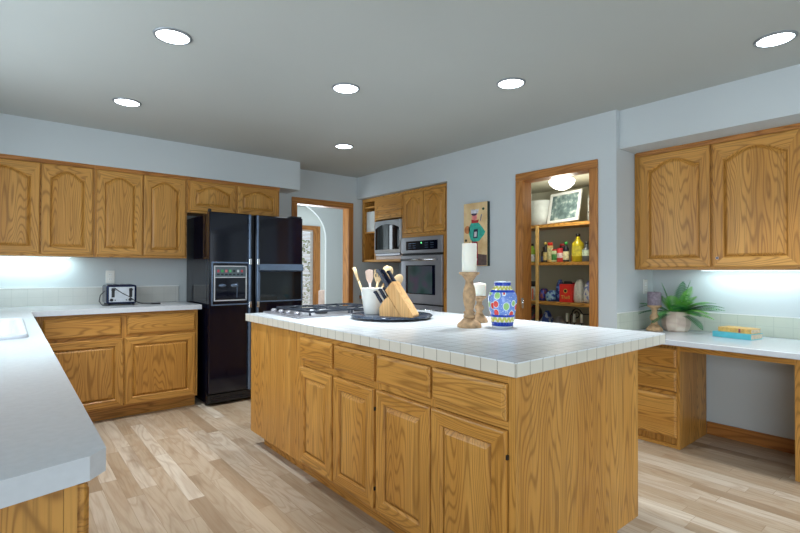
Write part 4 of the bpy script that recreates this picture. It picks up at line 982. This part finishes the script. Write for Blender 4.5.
# top shelf
Z1 = SHZ[0]
b = MB(); n_ = 28
b.lathe([(0.105, 0), (0.112, 0.1), (0.118, 0.25), (0.124, 0.265), (0.12, 0.272), (0.03, 0.285), (0.001, 0.285)], n=36)
tag(b.build('storage_tub', plain('translucent_white', rgb(206, 212, 208), 0.4)), 'large round white tub on the top pantry shelf', 'tub', loc=(4.50, 3.02, Z1 + 0.0005))
b = MB(); b.box(-0.07, 0.07, -0.075, 0.075, 0, 0.29, 0, 0.012)
tag(b.build('storage_bin', plain('white_plastic', rgb(200, 208, 206), 0.4)), 'white square bin at the left end of the top pantry shelf', 'bin', loc=(4.46, 3.235, Z1 + 0.0005))
pf = thing('picture_frame', 'white framed grey-green print leaning on the top pantry shelf', 'picture frame', (4.39, 2.70, Z1 + 0.016), 0)
pf.rotation_euler = (R(-2), R(14), R(-6))
def trap(ins, yo=0): return [(0.19 - ins * 1, 0 + ins), (-0.19 + ins, 0 + ins), (-0.19 + ins, 0.33 - ins), (0.19 - ins, 0.33 - ins)]
b = MB(); ov_ = trap(0); iv = trap(0.028)
va = [[b.bm.verts.new((xx, p_[0], p_[1])) for p_ in poly] for poly, xx in ((ov_, 0.018), (ov_, 0.0), (iv, 0.0), (iv, 0.008))]
for A_, B_ in zip(va, va[1:]):
    for k in range(4): b.face([A_[k], A_[(k + 1) % 4], B_[(k + 1) % 4], B_[k]])
b.face(va[0]); b.build('frame', TRIMW, pf)
t = NT('grey_green_print'); tcq = t.n('ShaderNodeTexCoord'); nq2 = t.n('ShaderNodeTexNoise', i_Vector=tcq.outputs['Object'], i_Scale=16.0, i_Detail=3.0)
t.set(Base_Color=t.ramp(nq2.outputs[0], [(0.38, rgb(92, 112, 114)), (0.55, rgb(124, 146, 146)), (0.68, rgb(196, 208, 202))]), Roughness=0.2)
b = MB().box(0.0085, 0.0095, -0.162, 0.162, 0.028, 0.302); b.build('print', t.m, pf)
b = MB(); b.box(-0.05, 0.05, -0.05, 0.045, 0, 0.27, 0, 0.006); b.box(-0.052, -0.050, -0.05, 0.04, 0.10, 0.11, 1)
tag(b.build('storage_box', [plain('grey_white_box', rgb(176, 178, 168), 0.6, noise=0.15), BLACKM]), 'grey box with black stripe at the right end of the top pantry shelf', 'box', loc=(4.56, 2.44, Z1 + 0.0005))

# ================================================================== DESK
dk = cab('desk_cabinet', 'oak desk pedestal with three drawers below the fern', (3.555, 1.678, 0), R(-90), 1.678 - 1.289, 0.505, 0.0, 0.735,
         frame=ff(1.678 - 1.289, 0.0, 0.735, [], [0.54, 0.375], 0.022))
for (a, c) in ((0.556, 0.686), (0.392, 0.530), (0.075, 0.362)): drawer(dk, 0.016, 0.372, a, c)
r = cab('desk_cabinet', 'oak panel-sided desk cabinet at the right edge of the picture', (3.555, 0.673, 0), R(-90), 0.45, 0.505, 0.0, 0.735, frame=ff(0.45, 0.0, 0.735, [], [0.54, 0.375], 0.03))
for (a, c) in ((0.556, 0.686), (0.392, 0.530), (0.075, 0.362)): drawer(r, 0.05, 0.43, a, c)
b = MB(); b.box(3.36, 4.0795, 0.18, 1.6795, 0.7355, 0.770, 0, 0.004)
tag(b.build('desk_countertop', LAM), 'white laminate desk counter below the right wall cabinets', 'countertop')
b = MB(); b.box(3.556, 3.575, 0.6735, 1.2885, 0.675, 0.735); tag(b.build('desk_apron', OY), 'narrow oak apron rail under the desk counter over the knee space', 'apron')
b = MB(); b.box(4.068, 4.0795, 0.18, 1.667, 0.7705, 0.910); b.box(4.066, 4.0795, 0.18, 1.667, 0.9105, 0.916, 1)
tag(b.build('tile_backsplash', [TILE_R, TRIMW]), 'low green-white tile backsplash behind the books and fern', 'backsplash')
b = MB(); b.box(3.465, 4.067, 1.668, 1.6795, 0.7705, 0.910); b.box(3.465, 4.065, 1.666, 1.6795, 0.9105, 0.916, 1)
tag(b.build('tile_backsplash', [TILE_R, TRIMW]), 'short tile backsplash on the side wall left of the fern', 'backsplash')
dz = 0.7705
c3 = (3.795, 1.552, dz)
holder('turned wooden candle holder on the desk in front of the fern', c3, 0.195, 0.058, tall=False)
candle('thick grey-purple candle on the desk candle holder', (c3[0], c3[1], dz + 0.1955), 0.048, 0.10, GWAX)
# fern
fn = thing('potted_fern', 'green fern in a cream patterned pot on the desk', 'plant', (3.925, 1.448, dz))
t = NT('cream_pot'); tcq = t.n('ShaderNodeTexCoord'); mp = t.n('ShaderNodeVectorMath', operation='MULTIPLY', i_0=tcq.outputs['Object'], i_1=(14, 14, 22)); nq2 = t.n('ShaderNodeTexVoronoi', i_Vector=mp.outputs[0], i_Scale=1.0)
t.set(Base_Color=t.ramp(nq2.outputs[0], [(0.2, rgb(230, 216, 200)), (0.5, rgb(218, 198, 180)), (0.8, rgb(200, 176, 160))]), Roughness=0.5)
MB().lathe([(0.001, 0), (0.075, 0), (0.086, 0.012), (0.099, 0.05), (0.100, 0.08), (0.092, 0.125), (0.084, 0.15), (0.079, 0.15), (0.085, 0.12), (0.08, 0.10), (0.001, 0.10)], n=9, cap=False, smooth=False).build('pot', t.m, fn)
MB().lathe([(0.080, 0.1005), (0.078, 0.128), (0.001, 0.132)], n=20).build('soil', plain('soil', rgb(60, 46, 34), 0.9, noise=0.2), fn)
def leafmat(name, a, c):
    t = NT(name); tc_ = t.n('ShaderNodeTexCoord'); nz_ = t.n('ShaderNodeTexNoise', i_Vector=tc_.outputs['Object'], i_Scale=25.0, i_Detail=2.0)
    t.set(Base_Color=t.ramp(nz_.outputs[0], [(0.35, a), (0.65, c)]), Roughness=0.45); t.b.inputs['Subsurface Weight'].default_value = 0.0; return t.m
FM = [leafmat('fern_dark', rgb(24, 92, 60), rgb(50, 128, 66)), leafmat('fern_bright', rgb(70, 156, 50), rgb(130, 196, 80)), leafmat('fern_mid', rgb(34, 116, 60), rgb(84, 166, 70))]
def frond(ang, el, L, droop, mi, wl=0.056, seg=19):
    """ang: heading in world; el: starting elevation; droop: bend downwards"""
    b = MB(); p = Vector((0.03 * math.cos(ang), 0.03 * math.sin(ang), 0.125)); pts = [p.copy()]; e = el
    hd = Vector((math.cos(ang), math.sin(ang), 0)); side = Vector((-math.sin(ang), math.cos(ang), 0)); dirs = []
    for k in range(seg):
        d = hd * math.cos(e) + Vector((0, 0, 1)) * math.sin(e); dirs.append(d); p = p + d * (L / seg); pts.append(p.copy()); e -= droop / seg
    b.tube(pts, [0.0020 * (1 - 0.7 * i / seg) for i in range(seg + 1)], n=5)
    for k in range(2, seg + 1):
        u = k / seg; d = dirs[k - 1]; nrm = d.cross(side).normalized()
        ll = wl * (math.sin(PI * min(1, 0.12 + u * 0.86)) ** 0.75) + 0.004
        for s_ in (-1, 1):
            o_ = pts[k] - d * (L / seg) * 0.5
            tip = o_ + side * s_ * ll + d * ll * 0.45 - nrm * ll * 0.15 * (1 if nrm.z > 0 else -1)
            w_ = L / seg * 0.42
            m_ = o_ + (tip - o_) * 0.5
            vs_ = [b.bm.verts.new(q) for q in (o_ - d * w_ * 0.6, m_ - d * w_, tip, m_ + d * w_ * 0.9, o_ + d * w_ * 0.6)]
            b.face(vs_)
    b.build('frond', FM[mi], fn)
viewr = math.atan2(-0.637, 0.771)   # heading that points right in the picture
towards = viewr - PI / 2             # towards the camera
random.seed(11)
toright = R(-78); toleft = R(116)
fl = [(toright, R(28), 0.25, R(40), 2), (toright - R(12), R(40), 0.27, R(55), 0), (toright - R(22), R(20), 0.25, R(50), 1), (toright - R(30), R(8), 0.22, R(75), 0), (toright - R(6), R(52), 0.26, R(62), 2),
      (toright + R(4), R(62), 0.22, R(70), 1), (toright - R(40), R(46), 0.22, R(95), 0), (toright - R(25), R(60), 0.24, R(80), 1),
      (towards, R(70), 0.22, R(80), 1), (towards + R(20), R(75), 0.21, R(60), 1), (towards - R(25), R(66), 0.21, R(90), 2), (towards + R(10), R(42), 0.18, R(85), 1), (towards - R(10), R(55), 0.2, R(70), 2),
      (toleft + R(12), R(30), 0.25, R(65), 0), (toleft + R(36), R(14), 0.20, R(70), 0), (toleft + R(4), R(52), 0.25, R(85), 0), (toleft - R(8), R(40), 0.27, R(50), 2), (towards - R(60), R(38), 0.20, R(80), 2),
      (toright - R(15), R(32), 0.31, R(48), 2), (toright - R(2), R(44), 0.30, R(66), 0), (toright - R(34), R(34), 0.26, R(60), 1), (towards + R(30), R(60), 0.22, R(70), 2), (towards - R(40), R(72), 0.23, R(60), 1), (toright, R(86), 0.27, R(22), 0), (toleft, R(84), 0.25, R(20), 2), (towards + R(45), R(50), 0.2, R(100), 1), (towards, R(86), 0.26, R(20), 0), (toright - R(40), R(78), 0.25, R(35), 1), (toleft + R(30), R(74), 0.23, R(50), 1)]
for ang, el, L, dr, mi in fl: frond(ang, el, L, dr, mi)
# books
def book(label, loc, rz, w, d, h, cover, pages):
    o = thing('book', label, 'book', loc, rz, 'stacked books on the desk')
    b = MB(); b.box(-0.003, w, 0.0, 0.0035, 0, h); b.box(0.0, w, 0.0036, d, 0, 0.003); b.box(0.0, w, 0.0036, d, h - 0.003, h); b.build('cover', cover, o)
    MB().box(0.001, w - 0.004, 0.0037, d - 0.004, 0.0032, h - 0.0032).build('pages', pages, o)
    return o
PG = plain('book_pages', rgb(214, 196, 170), 0.8, noise=0.1, scale=80)
book('teal-blue book, lower one of the two on the desk', (3.80, 1.165, dz), R(-101), 0.235, 0.155, 0.038, plain('teal_cover', rgb(86, 182, 196), 0.45), PG)
bk2 = book('yellow spined book lying on top of the teal book', (3.815, 1.135, dz + 0.0385), R(-101), 0.20, 0.13, 0.030, plain('yellow_cover', rgb(208, 166, 92), 0.5, noise=0.12, scale=50), PG)
MB().box(0.125, 0.137, -0.0008, -0.0001, 0.002, 0.028).build('spine_band', plain('plum_band', rgb(140, 60, 80), 0.5), bk2)

# ================================================================== LIGHT FIXTURES
rl = thing('recessed_light', 'recessed ceiling light at the top left, the nearer of the two left ones', 'ceiling light', (0.640, 2.605, CZ - 0.0005), 0, 'recessed ceiling lights')
b = MB(); n_ = 36
b.lathe([(0.092, 0), (0.090, -0.006), (0.080, -0.009), (0.078, -0.004), (0.078, 0)], n=36, cap=False); b.build('trim_ring', plain('grey_trim', rgb(140, 146, 150), 0.4, 0.5), rl)
b = MB(); b.lathe([(0.0775, -0.0045), (0.05, -0.0035), (0.001, -0.003)], n=36, cap=False); b.build('diffuser', LAMP, rl)
def spot(root):
    l = bpy.data.lights.new('downlight_bulb', 'AREA'); l.shape = 'DISK'; l.size = 0.14; l.spread = R(85); l.energy = 4.6; l.color = (0.90, 0.96, 1.0)
    o = bpy.data.objects.new('downlight_bulb', l); COL.objects.link(o); o.parent = root; o.location = (0, 0, -0.012)
spot(rl)
for (x, y, lab) in ((0.644, 3.835, 'recessed ceiling light above the toaster counter, far left'), (1.699, 2.618, 'recessed ceiling light above the island, near the middle of the picture'),
                    (2.478, 3.849, 'smallest-looking recessed ceiling light, farthest away above the doorway side'), (2.461, 1.873, 'recessed ceiling light in front of the pantry door'),
                    (3.035, 0.645, 'recessed ceiling light at the top right edge of the picture, over the desk side')):
    q = dup(rl, (x, y, CZ - 0.0005), 0, lab); spot(q)
def ucl(label, loc, rz, L, power):
    o = thing('under_cabinet_light', label, 'light', loc, rz)
    MB().box(-L / 2, L / 2, 0, 0.07, -0.006, -0.0005, 0, 0.001).build('housing', TRIMW, o)
    MB().box(-L / 2 + 0.01, L / 2 - 0.01, 0.008, 0.062, -0.008, -0.0062).build('diffuser', TUBE, o)
    area('tube_light', (0, 0.035, -0.012), (R(25), 0, 0), L, 0.05, power, (0.72, 0.95, 1.0), o)
ucl('slim strip light under the left wall cabinet over the sink corner', (0.12, 4.93, ZB), 0, 0.60, 2.9)
ucl('slim strip light under the right wall cabinet over the desk', (3.93, 0.98, 1.235), R(-90), 0.62, 2.1)

# ================================================================== dining chair beyond the doorway
dc = thing('dining_chair', 'pink-beige covered dining chair beyond the doorway', 'chair', (4.08, 7.15, 0), R(20))
FAB = plain('beige_fabric', rgb(212, 184, 170), 0.9, noise=0.05)
MB().box(-0.22, 0.22, -0.19, 0.22, 0.40, 0.48, 0, 0.02).build('seat', FAB, dc)
b = MB(); b.box(-0.22, 0.22, -0.26, -0.195, 0.40, 0.90, 0, 0.02); b.build('backrest', FAB, dc)
for x in (-0.18, 0.18):
    for y in (-0.18, 0.18): MB().tube([(x, y, 0), (x, y, 0.399)], [0.014, 0.02]).build('leg', TV, dc)
for nm in ('camera',): pass
